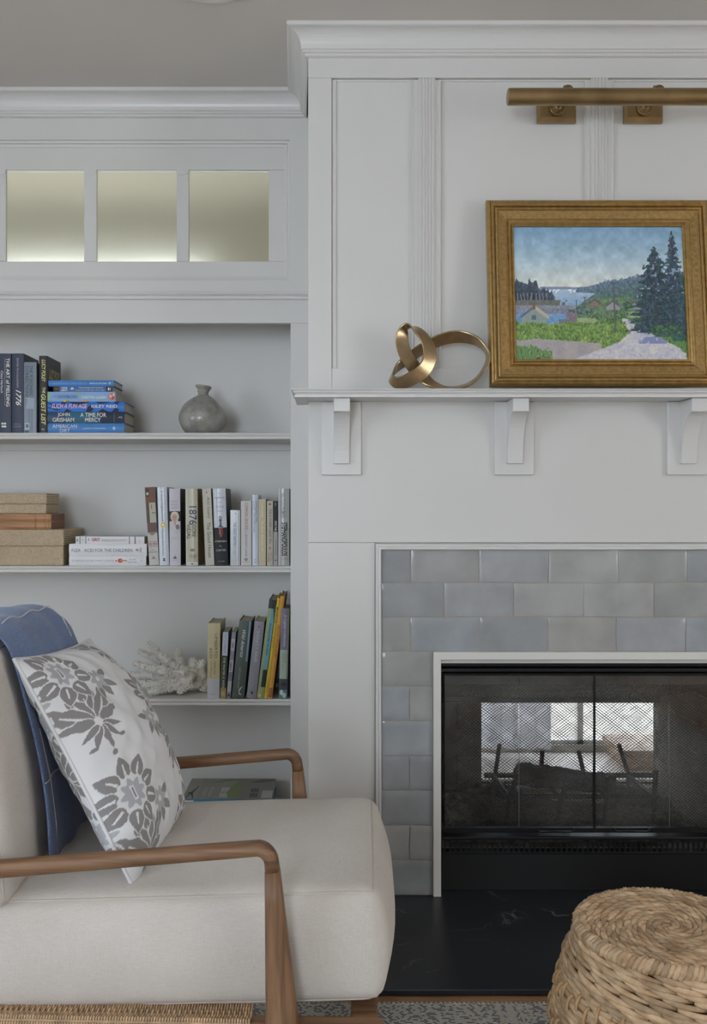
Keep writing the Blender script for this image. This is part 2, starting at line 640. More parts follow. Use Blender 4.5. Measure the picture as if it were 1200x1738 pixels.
# white painted moulding round the tile field
mp = [(0, .0005), (0, -.010), (.003, -.0125), (.007, -.0115), (.0085, -.009), (.011, -.011), (.0145, -.011), (.0165, -.008), (.0165, .0005)]
o = sweep_profile([(2 * CX - x_t0, ZF), (2 * CX - x_t0, z_t0), (x_t0, z_t0), (x_t0, ZF)], mp, lambda p, h: (p.x - CX, h, p.y))
o.obj('tile_moulding', M_WHITE2, surround)
# white metal trim round the opening
tr = sweep_profile([(2 * CX - xi, .0005), (2 * CX - xi, zi), (xi, zi), (xi, .0005)], [(0, .05), (0, -.009), (.001, -.010), (.0207, -.010), (.0217, -.009), (.0217, .0)], lambda p, h: (p.x - CX, h, p.y))
tr.obj('metal_trim', mat('trim_white', rgb(222, 220, 214), .35), surround)

# ------------------------------------------------------------------ hearth slab
M_STONE = bpy.data.materials.new('soapstone')
M_STONE.use_nodes = True
nt = M_STONE.node_tree
b = nt.nodes['Principled BSDF']
b.inputs['Roughness'].default_value = .34
tc = nd(nt, 'ShaderNodeTexCoord')
n1 = nd(nt, 'ShaderNodeTexNoise'); n1.inputs['Scale'].default_value = 3.2; n1.inputs['Detail'].default_value = 5; n1.inputs['Distortion'].default_value = 1.4
sub = nd(nt, 'ShaderNodeMath', operation='SUBTRACT'); sub.inputs[1].default_value = .5
ab = nd(nt, 'ShaderNodeMath', operation='ABSOLUTE')
n2 = nd(nt, 'ShaderNodeTexNoise'); n2.inputs['Scale'].default_value = 6
mr = nd(nt, 'ShaderNodeMapRange'); mr.inputs[1].default_value = 0; mr.inputs[2].default_value = .009; mr.inputs[3].default_value = 1; mr.inputs[4].default_value = 0
mr2 = nd(nt, 'ShaderNodeMapRange'); mr2.inputs[1].default_value = .52; mr2.inputs[2].default_value = .66; mr2.inputs[3].default_value = 0; mr2.inputs[4].default_value = .55
mu = nd(nt, 'ShaderNodeMath', operation='MULTIPLY')
mx = nd(nt, 'ShaderNodeMix', data_type='RGBA')
mx.inputs['A'].default_value = rgb(40, 42, 46)
mx.inputs['B'].default_value = rgb(150, 152, 152)
for a, c in ((tc.outputs['Object'], n1.inputs['Vector']), (tc.outputs['Object'], n2.inputs['Vector']), (n1.outputs['Fac'], sub.inputs[0]), (sub.outputs[0], ab.inputs[0]), (ab.outputs[0], mr.inputs[0]), (n2.outputs['Fac'], mr2.inputs[0]), (mr.outputs[0], mu.inputs[0]), (mr2.outputs[0], mu.inputs[1]), (mu.outputs[0], mx.inputs['Factor']), (mx.outputs['Result'], b.inputs['Base Color'])):
    nt.links.new(a, c)
hs = MB().box(CL, CR, 2.1765, 2.74, ZF, 0).obj('hearth_slab', M_STONE, bevel=.0025)
tag(shift(hs, (CX, 2.46, ZF)), 'black soapstone hearth slab with faint white veins before the fireplace', 'hearth')

# ------------------------------------------------------------------ sunroom seen through the fireplace
struct(MB().box(XL, XR, YE, YG + .1, ZB, -.012), 'floor_sunroom', mat('pale_stone_floor', rgb(225, 222, 216), .35, vary=.05, vscale=3))
op = [(-1.9, -.55, .06, 2.2), (.30, 1.55, .02, 2.2)]
wall_with_hole('wall_sunroom', 'y', YG, .1, XL, XR, ZB, ZC, op)
wg = MB()
for (a, b_, c, d) in op:
    n = 3
    for k in range(n + 1):
        x = a + (b_ - a) * k / n
        wg.box(x - .013, x + .013, YG + .02, YG + .07, c, d)
    wg.box(a, b_, YG + .02, YG + .07, c, c + .018)
    wg.box(a, b_, YG + .02, YG + .07, 1.1, 1.14)
    wg.box(a, b_, YG + .02, YG + .07, d - .05, d)
struct(wg, 'window_4', M_WHITE2)
struct(MB().box(-4, 5, YG + .12, YG + 6, -.3, -.2), 'ground_terrace', mat('terrace_paving', rgb(190, 186, 178), .8, vary=.1, vscale=4))
M_SHEER = bpy.data.materials.new('sheer_cloth')
M_SHEER.use_nodes = True
nt = M_SHEER.node_tree
nt.nodes.remove(nt.nodes['Principled BSDF'])
d = nd(nt, 'ShaderNodeBsdfDiffuse'); d.inputs[0].default_value = (.85, .85, .86, 1)
t = nd(nt, 'ShaderNodeBsdfTranslucent'); t.inputs[0].default_value = (.85, .86, .88, 1)
ms = nd(nt, 'ShaderNodeMixShader'); ms.inputs[0].default_value = .75
nt.links.new(d.outputs[0], ms.inputs[1]); nt.links.new(t.outputs[0], ms.inputs[2])
nt.links.new(ms.outputs[0], nt.nodes['Material Output'].inputs[0])
cu = MB()
N = 60
rr = []
for k in range(N + 1):
    x = .36 + .62 * k / N
    y = YG - .06 + .018 * math.sin(k * .83) + .006 * math.sin(k * 2.1)
    rr.append((x, y))
vs = [(x, y, .02) for x, y in rr] + [(x, y, 2.25) for x, y in rr]
cu.add(vs, [(k, k + 1, N + 2 + k, N + 1 + k) for k in range(N)])
co = cu.obj('sheer_curtain', M_SHEER, smooth=True)
sm = co.modifiers.new('thick', 'SOLIDIFY'); sm.thickness = .001
tag(shift(co, (.67, YG - .06, .02)), 'white sheer curtain seen beyond the fireplace through its mesh', 'curtain')
bn = MB().box(1.24, 1.60, YG - .30, YG - .03, -.011, .05).box(1.22, 1.62, YG - .31, YG - .02, .05, .075).obj('timber_step', wood_mat('bench_wood', rgb(160, 134, 112), rgb(180, 156, 134), rgb(198, 176, 154), 'x'), bevel=.004)
tag(shift(bn, (1.46, YG - .12, -.012)), 'low light timber step seen beyond the fireplace on the right', 'step')

# ------------------------------------------------------------------ recessed ceiling light
dl = thing('recessed_downlight', 'round white recessed ceiling light at the top edge above the shelves', 'ceiling light', (wx(354, 2.45), 2.445, ZC))
MB().lathe([(.100, 0), (.100, -.004), (.094, -.007), (.078, -.006), (.074, -.002), (.074, .0)], (0, 0, 0), 40).obj('trim_ring', M_WHITE2, dl, smooth=True)
MB().lathe([(.072, -.001), (.060, -.0015), (.0, -.002)], (0, 0, 0), 32).obj('diffuser', mat('opal_diffuser', rgb(225, 222, 215), .5), dl, smooth=True)

# ------------------------------------------------------------------ transom panel over the bookcase
SB = F / YB
def bxp(px): return wx(px, YB)
def bzp(py): return wz(py, YB)
tw = MB()
zt_, zb_ = bzp(235), bzp(478)
XLB = -1.86
# surrounding boards: frieze, right stile, rail
tw.box(XLB, CLB + .02, YB, YB + .02, bzp(235), ZC)
tw.box(bxp(494), CLB + .02, YB + .0002, YB + .02, zb_, bzp(235))
tw.box(XLB, CLB + .02, YB, YB + .02, bzp(497), zb_)
transom = struct(tw, 'window_5', M_WHITE)
# stepped moulding round the recessed sash
mould = [(0, .030), (0, .0005), (-.004, .0005), (-.005, .008), (-.012, .009), (-.014, .016), (-.022, .017), (-.024, .030)]
sweep_profile([(bxp(494), zb_), (bxp(494), zt_), (-1.62, zt_), (-1.62, zb_)], [(-o_, h) for o_, h in mould][::-1] if False else mould, lambda p, h: (p.x, YB + h, p.y), closed=True).obj('panel_moulding', M_WHITE, transom)
zp1, zp0 = bzp(284.5), bzp(441)
panes = [(6.5, 140), (161.5, 298), (319, 455.5)]
step = 156.5
allp = [(6.5 - step * k, 140 - step * k) for k in (3, 2, 1)] + panes
YS = YB + .020
sm_ = MB()
sm_.box(-1.63, bxp(484), YS, YB + .036, zp1, zt_)
sm_.box(-1.63, bxp(484), YS, YB + .036, zb_, zp0)
sm_.obj('sash_rail', M_WHITE, transom, bevel=.0015)
edges = [-1.63] + [q for p in allp for q in (bxp(p[0]), bxp(p[1]))] + [bxp(484)]
for k in range(0, len(edges), 2):
    MB().box(edges[k], edges[k + 1], YS, YB + .036, zp0 + .0004, zp1 - .0004).obj('sash_stile', M_WHITE, transom, bevel=.0015)
for k in range(1, len(edges) - 2, 1):
    if k % 2 == 0:
        c = (edges[k] + edges[k + 1]) / 2
        w = (edges[k + 1] - edges[k]) / 2
        MB().lathe([(w, 0), (w, .0012), (w - .001, .002)], (c, YS - .0018, zp1 + .002), 28, 'y').obj('rounded_tip', M_WHITE, transom, smooth=False)
M_FROST = bpy.data.materials.new('frosted_glass')
M_FROST.use_nodes = True
b = M_FROST.node_tree.nodes['Principled BSDF']
b.inputs['Base Color'].default_value = rgb(222, 221, 204)
b.inputs['Transmission Weight'].default_value = 1.0
b.inputs['Roughness'].default_value = .42
b.inputs['IOR'].default_value = 1.2
for a, c in allp:
    p = MB().box(bxp(a) - .002, bxp(c) + .002, YB + .030, YB + .0345, zp0 - .002, zp1 + .002).obj('pane', M_FROST, transom)
    MB().box(bxp(a) + .001, bxp(c) - .001, YB + .0265, YB + .0298, zp1 - .0065, zp1 - .001).obj('glazing_bead', mat('bright_bead', rgb(240, 240, 232), .12, spec=.8), transom, bevel=.001)

# small ledge moulding under the transom
lm = [(0, 0), (.010, 0), (.012, .003), (.012, .008), (.008, .012), (.014, .016), (.016, .019), (.016, .022), (.012, .024), (0, .024)]
o = sweep_profile([(XLB, YB), (CLB + .01, YB)], lm, lambda p, h: (p.x, p.y, bzp(509) + h)).obj('trim_2', M_WHITE2)
o['kind'] = 'structure'

# ------------------------------------------------------------------ built-in bookcase
case = thing('built_in_bookcase', 'white painted built-in bookcase with four shelves left of the fireplace', 'bookcase', (-.95, YB, ZF))
def cobj(mb, name, m=M_WHITE, parent=None, **k):
    mb.v = [(x + .95, y - YB, z - ZF) for x, y, z in mb.v]
    return mb.obj(name, m, parent or case, **k)
zh1, zh0 = bzp(509), bzp(548.5)
xs = bxp(493)
cobj(MB().box(XLB, CLB + .015, YB, YB + .022, zh0, zh1 + .02), 'header', bevel=.0012)
cobj(MB().box(xs, CLB + .015, YB + .0004, YB + .022, ZF, zh0), 'stile', bevel=.0012)
cobj(MB().box(XLB, XLB + .06, YB + .0004, YB + .022, ZF, zh0), 'stile', bevel=.0012)
cobj(MB().box(XLB, CLB + .015, YI, YI + .03, ZF, zh1 + .02), 'back_panel')
cobj(MB().box(xs + .001, CLB + .012, YB + .022, YI, ZF, zh1), 'side_panel')
cobj(MB().box(XLB, XLB + .05, YB + .022, YI, ZF, zh1), 'side_panel')
cobj(MB().box(XLB, CLB + .01, YB + .022, YI, zh1, zh1 + .02), 'top_panel')
SH = [1.341, .904, .468, .062]
for k, z in enumerate(SH):
    t = .0215 if k < 3 else .076
    s_ = cobj(MB().box(XLB + .05, xs + .001, YB + .012, YI, z - t, z), 'shelf')
    if k < 3:
        nose = [(0, 0), (.004, 0), (.0065, .002), (.0065, .005), (.004, .008), (.0055, .011), (.0085, .0145), (.009, .017), (.007, .0205), (.003, .0215), (0, .0215)]
        cobj(sweep_profile([(XLB + .05, YB + .012), (xs + .001, YB + .012)], nose, lambda p, h: (p.x, p.y, z - t + h)), 'nosing', M_WHITE2, parent=s_)
        cobj(MB().box(XLB + .05, xs, YI - .018, YI, z - t - .022, z - t), 'cleat', parent=s_)
# ------------------------------------------------------------------ fireplace insert
ins = thing('fireplace_insert', 'black metal see-through fireplace insert with folding glass doors and mesh screens', 'fireplace', (CX, 2.735, 0.0))
def iobj(mb, name, m=M_BLACK, parent=None, **k):
    mb.v = [(x - CX, y - 2.735, z) for x, y, z in mb.v]
    return mb.obj(name, m, parent or ins, **k)
def sx(px, Y): return wx(px, Y)
def mir(x): return 2 * CX - x
YGL = 2.755
L0 = xi - .004
R0 = mir(L0)
# outer case
cs = MB()
cs.box(L0, L0 + .012, 2.735, 2.78, .001, .668)
cs.box(R0 - .012, R0, 2.735, 2.78, .001, .668)
cs.box(L0, R0, 2.7365, 2.78, .001, wz(1449, 2.737))
cs.box(L0, R0, 2.738, 2.78, wz(1125, 2.738), .668)
iobj(cs, 'case', M_BLACKM)
# ribbed top rails
for (p0, p1, y) in ((1125, 1131.5, 2.728), (1134.5, 1141, 2.734), (1143.2, 1145.2, 2.738)):
    iobj(MB().box(L0 + .006, R0 - .006, y, 2.78, wz(p1, y), wz(p0, y)), 'top_rail', M_BLACK, bevel=.0025)
zg1, zg0 = wz(1146, YGL), wz(1403, YGL)
xg0 = wx(753, YGL)
xg1 = mir(xg0)
pw = (xg1 - xg0) / 4
M_GLASS = bpy.data.materials.new('door_glass')
M_GLASS.use_nodes = True
nt = M_GLASS.node_tree
nt.nodes.remove(nt.nodes['Principled BSDF'])
tr_ = nd(nt, 'ShaderNodeBsdfTransparent'); tr_.inputs[0].default_value = (.80, .80, .80, 1)
gl = nd(nt, 'ShaderNodeBsdfGlossy'); gl.inputs['Roughness'].default_value = .03
fr = nd(nt, 'ShaderNodeFresnel'); fr.inputs[0].default_value = 1.5
ms = nd(nt, 'ShaderNodeMixShader')
nt.links.new(fr.outputs[0], ms.inputs[0]); nt.links.new(tr_.outputs[0], ms.inputs[1]); nt.links.new(gl.outputs[0], ms.inputs[2])
# thin film of soot on the panes
sd_ = nd(nt, 'ShaderNodeBsdfDiffuse'); sd_.inputs[0].default_value = (.5, .48, .46, 1)
tcg = nd(nt, 'ShaderNodeTexCoord')
ng = nd(nt, 'ShaderNodeTexNoise'); ng.inputs['Scale'].default_value = 3.5; ng.inputs['Detail'].default_value = 4
mg = nd(nt, 'ShaderNodeMapRange'); mg.inputs[1].default_value = .35; mg.inputs[2].default_value = .75; mg.inputs[3].default_value = .02; mg.inputs[4].default_value = .12
ms2 = nd(nt, 'ShaderNodeMixShader')
nt.links.new(tcg.outputs['Object'], ng.inputs['Vector']); nt.links.new(ng.outputs['Fac'], mg.inputs[0]); nt.links.new(mg.outputs[0], ms2.inputs[0])
nt.links.new(ms.outputs[0], ms2.inputs[1]); nt.links.new(sd_.outputs[0], ms2.inputs[2])
nt.links.new(ms2.outputs[0], nt.nodes['Material Output'].inputs[0])
M_EDGE = mat('glass_edge', rgb(96, 100, 100), .3)
for d in range(2):
    a, b_ = xg0 + 2 * pw * d, xg0 + 2 * pw * (d + 1)
    fm = MB()
    fm.box(a + .0005, b_ - .0005, YGL - .012, YGL + .004, wz(1411, YGL), zg0)
    fm.box(a + .0005, b_ - .0005, YGL - .008, YGL + .004, zg1, zg1 + .006)
    fm.box(a + .0005, a + .0025, YGL - .008, YGL + .004, zg0, zg1)
    fm.box(b_ - .0025, b_ - .0005, YGL - .008, YGL + .004, zg0, zg1)
    dr = iobj(fm, 'glass_door', M_BLACK)
    for j in range(2):
        p0 = a + pw * j + .0028
        p1 = a + pw * (j + 1) - (.0028 if j == 1 else .0012)
        if j == 1:
            p0 -= .0016
        iobj(MB().box(p0, p1, YGL - .002, YGL + .002, zg0, zg1), 'pane', M_GLASS, parent=dr)
    iobj(MB().box(a + pw - .0006, a + pw + .0010, YGL - .0035, YGL - .0022, zg0, zg0 + (zg1 - zg0) * .62), 'pane_edge', M_EDGE, parent=dr)
    # bar handle
    hx0, hx1 = ((910, 977) if d == 0 else (1041, 1108))
    h0, h1, zh = wx(hx0, YGL - .03), wx(hx1, YGL - .03), wz(1411, YGL - .03)
    pts = [(h0 + .004, YGL - .010, zh + .003), (h0 + .004, YGL - .020, zh + .003), (h0 + .012, YGL - .028, zh), (h1 - .012, YGL - .028, zh), (h1 - .004, YGL - .020, zh + .003), (h1 - .004, YGL - .010, zh + .003)]
    hd = iobj(MB().tube(pts, .0038, 8), 'handle', M_BLACK, parent=dr, smooth=True)
# lower bar, louvre strip with upright slots
iobj(MB().box(L0 + .012, R0 - .012, 2.726, 2.78, wz(1426, 2.726), wz(1421, 2.726)), 'lower_bar', M_BLACK, bevel=.002)
iobj(MB().box(L0 + .012, R0 - .012, 2.7335, 2.736, wz(1450, 2.7335), wz(1446, 2.7335)), 'louvre_rail', M_BLACK, bevel=.001)
nb = 58
for k in range(nb):
    x = L0 + .02 + (R0 - L0 - .04) * k / (nb - 1)
    iobj(MB().box(x - .0028, x + .0028, 2.7335, 2.739, wz(1446, 2.7335), wz(1430, 2.7335)), 'louvre_bar', mat('grey_metal', rgb(40, 40, 42), .4, .5), bevel=.0008, seg=1)
# firebox walls
fb = MB()
FX0, FX1 = .324, 1.200
fz = .105
Y0, Y1 = 2.79, YE
bo0, bo1, boz0, boz1 = wx(815, YE), 1.168, .112, wz(1190, YE)
fb.box(FX0 - .02, FX1 + .02, Y0, Y1, fz - .02, fz)
iobj(fb, 'firebox_floor', M_SOOT)
fb = MB()
fb.hexa([(FX0 - .02, Y0, fz), (FX0, Y0, fz), (FX0 + .03, Y1 - .03, fz), (FX0 - .02, Y1 - .03, fz)], [(FX0 - .02, Y0, .66), (FX0, Y0, .66), (FX0 + .03, Y1 - .03, .66), (FX0 - .02, Y1 - .03, .66)])
fb.hexa([(FX1, Y0, fz), (FX1 + .02, Y0, fz), (FX1 + .02, Y1 - .03, fz), (FX1 - .03, Y1 - .03, fz)], [(FX1, Y0, .66), (FX1 + .02, Y0, .66), (FX1 + .02, Y1 - .03, .66), (FX1 - .03, Y1 - .03, .66)])
iobj(fb, 'firebox_wall', M_SOOT)
fb = MB()
fb.hexa([(FX0, Y0, .58), (FX1, Y0, .58), (FX1, Y1 - .03, boz1 + .02), (FX0, Y1 - .03, boz1 + .02)], [(FX0, Y0, .66), (FX1, Y0, .66), (FX1, Y1 - .03, .66), (FX0, Y1 - .03, .66)])
iobj(fb, 'smoke_hood', M_SOOT)
fb = MB()
fb.box(FX0 - .02, bo0, YE - .03, YE - .002, fz, .66)
fb.box(bo1, FX1 + .02, YE - .03, YE - .002, fz, .66)
fb.box(bo0, bo1, YE - .03, YE - .002, boz1, .66)
fb.box(bo0, bo1, YE - .03, YE - .002, fz, boz0)
rear = iobj(fb, 'rear_wall', M_SOOT)
M_FBRICK = mat('firebrick', rgb(156, 150, 138), .85, vary=.2, vscale=12, bump=.3, bscale=60)
z = fz
r = 0
while z < boz1 + .09:
    x = FX0 + (-.065 if r % 2 else 0)
    while x < bo0 - .01:
        a, b_ = max(x + .0015, FX0 + .02), min(x + .1285, bo0 - .001)
        if b_ - a > .012:
            iobj(MB().box(a, b_, YE - .036, YE - .03, z + .0015, z + .0965), 'brick', M_FBRICK, parent=rear, bevel=.001, seg=1)
        x += .13
    z += .098
    r += 1
# soot-stained refractory bricks on the right side wall
for r in range(4):
    for k in range(6):
        y0 = Y0 + .01 + k * .105 + (-.05 if r % 2 else 0)
        y1 = y0 + .103
        y0, y1 = max(y0, Y0), min(y1, Y1 - .032)
        def xw(y): return FX1 - .03 * (y - Y0) / (Y1 - .03 - Y0)
        z0 = fz + r * .098
        iobj(MB().hexa([(xw(y0) - .004, y0, z0 + .001), (xw(y0) + .002, y0, z0 + .001), (xw(y1) + .002, y1, z0 + .001), (xw(y1) - .004, y1, z0 + .001)],
                       [(xw(y0) - .004, y0, z0 + .097), (xw(y0) + .002, y0, z0 + .097), (xw(y1) + .002, y1, z0 + .097), (xw(y1) - .004, y1, z0 + .097)]), 'brick', M_FBRICK, bevel=.001, seg=1)


def mesh_screen(x0, x1, z0, z1, Y, pitch, wire, wave):
    """woven diamond fire screen: crossed wires, as geometry, hanging in shallow folds"""
    mb = MB()
    H = z1 - z0
    slope = .78
    def yy(x): return Y + wave * math.sin((x - x0) * 52) + wave * .4 * math.sin((x - x0) * 131)
    for sgn in (1, -1):
        c = x0 - H / slope
        while c < x1 + H / slope:
            # line x = c + s*(z)/slope
            pts = []
            n = 10
            for k in range(n + 1):
                z = z0 + H * k / n
                x = c + (H * k / n) / slope if sgn == 1 else c - (H * k / n) / slope + H / slope
                if x0 <= x <= x1:
                    pts.append((x, z))
            if len(pts) >= 2:
                v, f = [], []
                for x, z in pts:
                    y = yy(x) + (.0006 if sgn == 1 else -.0006)
                    v += [(x - wire, y, z), (x, y - wire, z), (x + wire, y, z), (x, y + wire, z)]
                for k in range(len(pts) - 1):
                    for j in range(4):
                        f.append((4 * k + j, 4 * k + (j + 1) % 4, 4 * k + 4 + (j + 1) % 4, 4 * k + 4 + j))
                mb.add(v, f)
            c += pitch
    return mb


M_MESH = mat('dark_mesh', rgb(40, 38, 37), .5, .6)
s1 = iobj(mesh_screen(wx(768, 2.79), 1.19, .125, .60, 2.80, .0112, .0012, .004), 'mesh_screen', M_MESH)
s1['kind'] = 'stuff'
s2 = iobj(mesh_screen(bo0 - .02, bo1, .112, .56, 3.40, .0125, .00105, .004), 'mesh_screen', M_MESH)
s2['kind'] = 'stuff'
iobj(MB().tube([(FX0 + .01, 2.80, .602), (FX1 - .01, 2.80, .602)], .004, 8), 'screen_rod', M_BLACK, smooth=True)

# ash bed
ash = MB()
N = 26
gx, gy = 40, 20
vs = []
for j in range(gy + 1):
    for i in range(gx + 1):
        x = FX0 + .03 + (FX1 - FX0 - .09) * i / gx
        y = 2.83 + .52 * j / gy
        e = min(i, gx - i, j, gy - j)
        h = .0 if e == 0 else .006 + .018 * random.random() + .012 * math.sin(i * .5) * math.sin(j * .6)
        vs.append((x - .75, y - 3.1, max(h, 0.0)))
W = gx + 1
ash.add(vs, [(j * W + i, j * W + i + 1, (j + 1) * W + i + 1, (j + 1) * W + i) for j in range(gy) for i in range(gx)])
ao = ash.obj('ash_bed', mat('ash', rgb(92, 86, 80), .95, vary=.55, vscale=45, bump=.8, bscale=90))
ao.location = (.75, 3.1, fz + .0006)
tag(ao, 'grey ash and charcoal lying under the fire grate', 'ash', kind='stuff')

# fire grate
M_IRON = mat('grate_iron', rgb(60, 63, 72), .6, .4, vary=.3, vscale=30)
gr = thing('fire_grate', 'black iron fire grate with slanted uprights holding charred logs', 'grate', (.76, 3.10, fz))
def gob(pts, r, name):
    mb = MB()
    mb.tube([(x - .76, y - 3.10, z - fz) for x, y, z in pts], r, 6)
    return mb.obj(name, M_IRON, gr, bevel=0)
ups = [(848, 840), (921, 917), (982, 992), (1050, 1068)]
YGb, YGf = 3.24, 2.98
for a, b_ in ups:
    gob([(wx(a, YGb), YGb, wz(1263 if a in (848, 1050) else 1274, YGb)), (wx(b_, YGb) if False else wx(a + (b_ - a), YGb), YGb, wz(1318, YGb))], .0075, 'upright')
zb_ = wz(1316, YGb)
gob([(wx(822, YGb), YGb, zb_), (wx(1112, YGb), YGb, zb_)], .009, 'cross_bar')
zf_ = wz(1352, YGf)
gob([(wx(868, YGf), YGf, zf_), (wx(1118, YGf), YGf, zf_)], .008, 'cross_bar')
for (p, q, pp, pb) in ((878, 862, 1312, 1372), (960, 948, 1330, 1376), (1031, 1029, 1318, 1372), (1113, 1110, 1306, 1378)):
    x = wx(p, YGf)
    gob([(x, YGf, wz(pp, YGf)), (wx(q, YGf), YGf, wz(pb, YGf)), (wx(q, YGf) - .004, YGf, fz + .012)], .0085, 'front_leg')
for p in (862, 948, 1029, 1110):
    x = wx(p, YGf)
    gob([(x, YGf, zf_), (x, YGb, zb_)], .007, 'grate_bar')
for p in (862, 1029, 1110):
    x = wx(p, YGf)
    gob([(x, YGb, zb_), (x, YGb, fz + .012)], .007, 'rear_leg')


def log(name, a, b_, r0, r1, m, label, seed, sag=0.0, flat_=1.0):
    rs = random.Random(seed)
    A, B = Vector(a), Vector(b_)
    n, seg = 14, 12
    d = (B - A).normalized()
    up = Vector((0, 0, 1))
    side = d.cross(up).normalized()
    upv = side.cross(d)
    rings = []
    mid = (A + B) / 2
    for k in range(n + 1):
        t = k / n
        c = A.lerp(B, t) + upv * (-sag * math.sin(math.pi * t)) + upv * rs.uniform(-.002, .002)
        r = r0 + (r1 - r0) * t
        if k in (0, n):
            r *= .92
        rings.append([tuple(c + (side * math.cos(2 * math.pi * j / seg) + upv * math.sin(2 * math.pi * j / seg) * flat_) * r * (1 + rs.uniform(-.16, .14)) - mid) for j in range(seg)])
    mb = MB().loft(rings)
    o = mb.obj(name, m)
    o.location = mid
    return tag(o, label, 'log')


M_CHAR = mat('charred_bark', rgb(82, 84, 92), .9, vary=.6, vscale=30, bump=1.0, bscale=70)
M_SPLIT = mat('split_firewood', rgb(188, 172, 144), .85, vary=.2, vscale=8, stretch=(1, 8, 8), bump=.4, bscale=40)
Yl = 3.09
log('charred_log', (wx(876, Yl), Yl, wz(1313, Yl)), (wx(1046, Yl), Yl + .03, wz(1335, Yl)), .036, .031, M_CHAR, 'thick charred log lying across the top of the fire grate', 3)
log('charred_log', (wx(1036, Yl - .05), Yl - .06, wz(1338, Yl)), (wx(1096, Yl), Yl - .03, wz(1352, Yl)), .030, .026, M_CHAR, 'short burnt log stub at the right end of the grate', 5)
log('firewood_split', (wx(886, 3.14), 3.14, wz(1343, 3.14)), (wx(1044, 3.14), 3.16, wz(1362, 3.14)), .028, .027, M_SPLIT, 'pale split log lying beneath the charred log', 8, flat_=.6)
log('charred_log', (wx(832, 3.16), 3.18, wz(1340, 3.16)), (wx(880, 3.12), 3.10, wz(1350, 3.12)), .030, .022, M_CHAR, 'burnt log end lying at the left of the grate', 9)

# ------------------------------------------------------------------ picture light
pl = thing('picture_light', 'long aged brass picture light mounted above the landscape painting', 'picture light', (CX, YC, 2.2))
YT, RT = 2.556, .0223
zt_ = wz(164.3, YT)
x0_ = wx(861.5, YT)
def pob(mb, name, m=M_BRASS, parent=None, **k):
    mb.v = [(x - CX, y - YC, z - 2.2) for x, y, z in mb.v]
    return mb.obj(name, m, parent or pl, **k)
HL = CX - x0_
tb = pob(MB().lathe([(0, -HL), (RT - .003, -HL), (RT, -HL + .002), (RT, HL - .002), (RT - .003, HL), (0, HL)], (CX, YT, zt_), 32, 'x'), 'shade_tube', smooth=True)
es = tb.modifiers.new('es', 'EDGE_SPLIT'); es.split_angle = .5
for cxk in (.640, .885):
    zc = wz(187, YC)
    bpz0, bpz1 = wz(209, YC), wz(166, YC)
    mb = MB()
    w, e = .0545, .006
    mb.hexa([(cxk - w, YC - .006, bpz0), (cxk + w, YC - .006, bpz0), (cxk + w, YC + .0065, bpz0), (cxk - w, YC + .0065, bpz0)],
            [(cxk - w, YC - .006, bpz1), (cxk + w, YC - .006, bpz1), (cxk + w, YC + .0065, bpz1), (cxk - w, YC + .0065, bpz1)])
    bp_ = pob(mb, 'backplate')
    pob(MB().hexa([(cxk - w, YC - .006, bpz0), (cxk + w, YC - .006, bpz0), (cxk + w, YC - .006, bpz1), (cxk - w, YC - .006, bpz1)],
                  [(cxk - w + .007, YC - .0125, bpz0 + .012), (cxk + w - .007, YC - .0125, bpz0 + .012), (cxk + w - .007, YC - .0125, bpz1 - .007), (cxk - w + .007, YC - .0125, bpz1 - .007)]), 'raised_face', parent=bp_)
    pob(MB().lathe([(.0, -.014), (.0225, -.014), (.0225, -.020), (.0195, -.0235), (.0165, -.020), (.0155, -.020), (.013, -.026), (.011, -.032), (0, -.034)][::-1], (cxk, YC, zc), 28, 'y'), 'swivel', smooth=True)
    pob(MB().tube([(cxk, YC - .03, zc), (cxk, YC - .055, zc + .002), (cxk, YC - .10, zc + .022), (cxk, YT + .01, zt_ + .012)], [.006, .0055, .005, .005], 10), 'arm', smooth=True)
    pob(MB().lathe([(0, -.008), (.0130, -.008), (.0150, -.005), (.0150, .005), (.0130, .008), (0, .008)], (cxk, YT + .012, wz(151, YT)), 24, 'y'), 'clamp_knob', smooth=True)
    pob(MB().tube([(cxk + .016, YT + .012, wz(151, YT)), (cxk + .024, YT + .012, wz(150, YT))], .0028, 8), 'thumb_screw', smooth=True)

# ------------------------------------------------------------------ framed painting, leaning on the mantel
PW, PB, PT = .622, 1.4185, 1.958
lean = math.atan2(.066, PT - PB)
Hf = (PT - PB) / math.cos(lean)
pic = thing('framed_painting', 'gold framed landscape painting of a coastal village leaning on the mantel', 'painting', (.748, 2.618, PB), (-lean, 0, 0))
M_FRAME = mat('gilt_wood', rgb(188, 158, 104), .30, .9, vary=.16, vscale=70, bump=.15, bscale=90)
M_FRAME2 = mat('worn_gilt', rgb(166, 134, 84), .46, .7, vary=.25, vscale=120, bump=.3, bscale=200)
hw = PW / 2
cw, ch = .2353, .190
cz = Hf / 2 + .004
# profile: offset outward from the sight edge, depth toward the viewer (-y)
fw = .0757
profA = [(0, .0), (0, -.008), (.002, -.0105), (.005, -.0105), (.0065, -.008), (.0085, -.010), (.0115, -.0125), (.0145, -.0125), (.0165, -.009), (.019, -.010)]
profB = [(.019, -.010), (.021, -.0125), (.042, -.0165), (.044, -.0165)]
profC = [(.044, -.0165), (.0455, -.020), (.049, -.022), (.0525, -.0205), (.0535, -.018), (.0555, -.0225), (.060, -.026), (.0635, -.0255), (.0650, -.0225), (.0675, -.024), (.071, -.022), (.0735, -.017), (.0757, -.013), (.0757, .006), (.0, .006)]
prof = profA + profB[1:] + profC[1:]
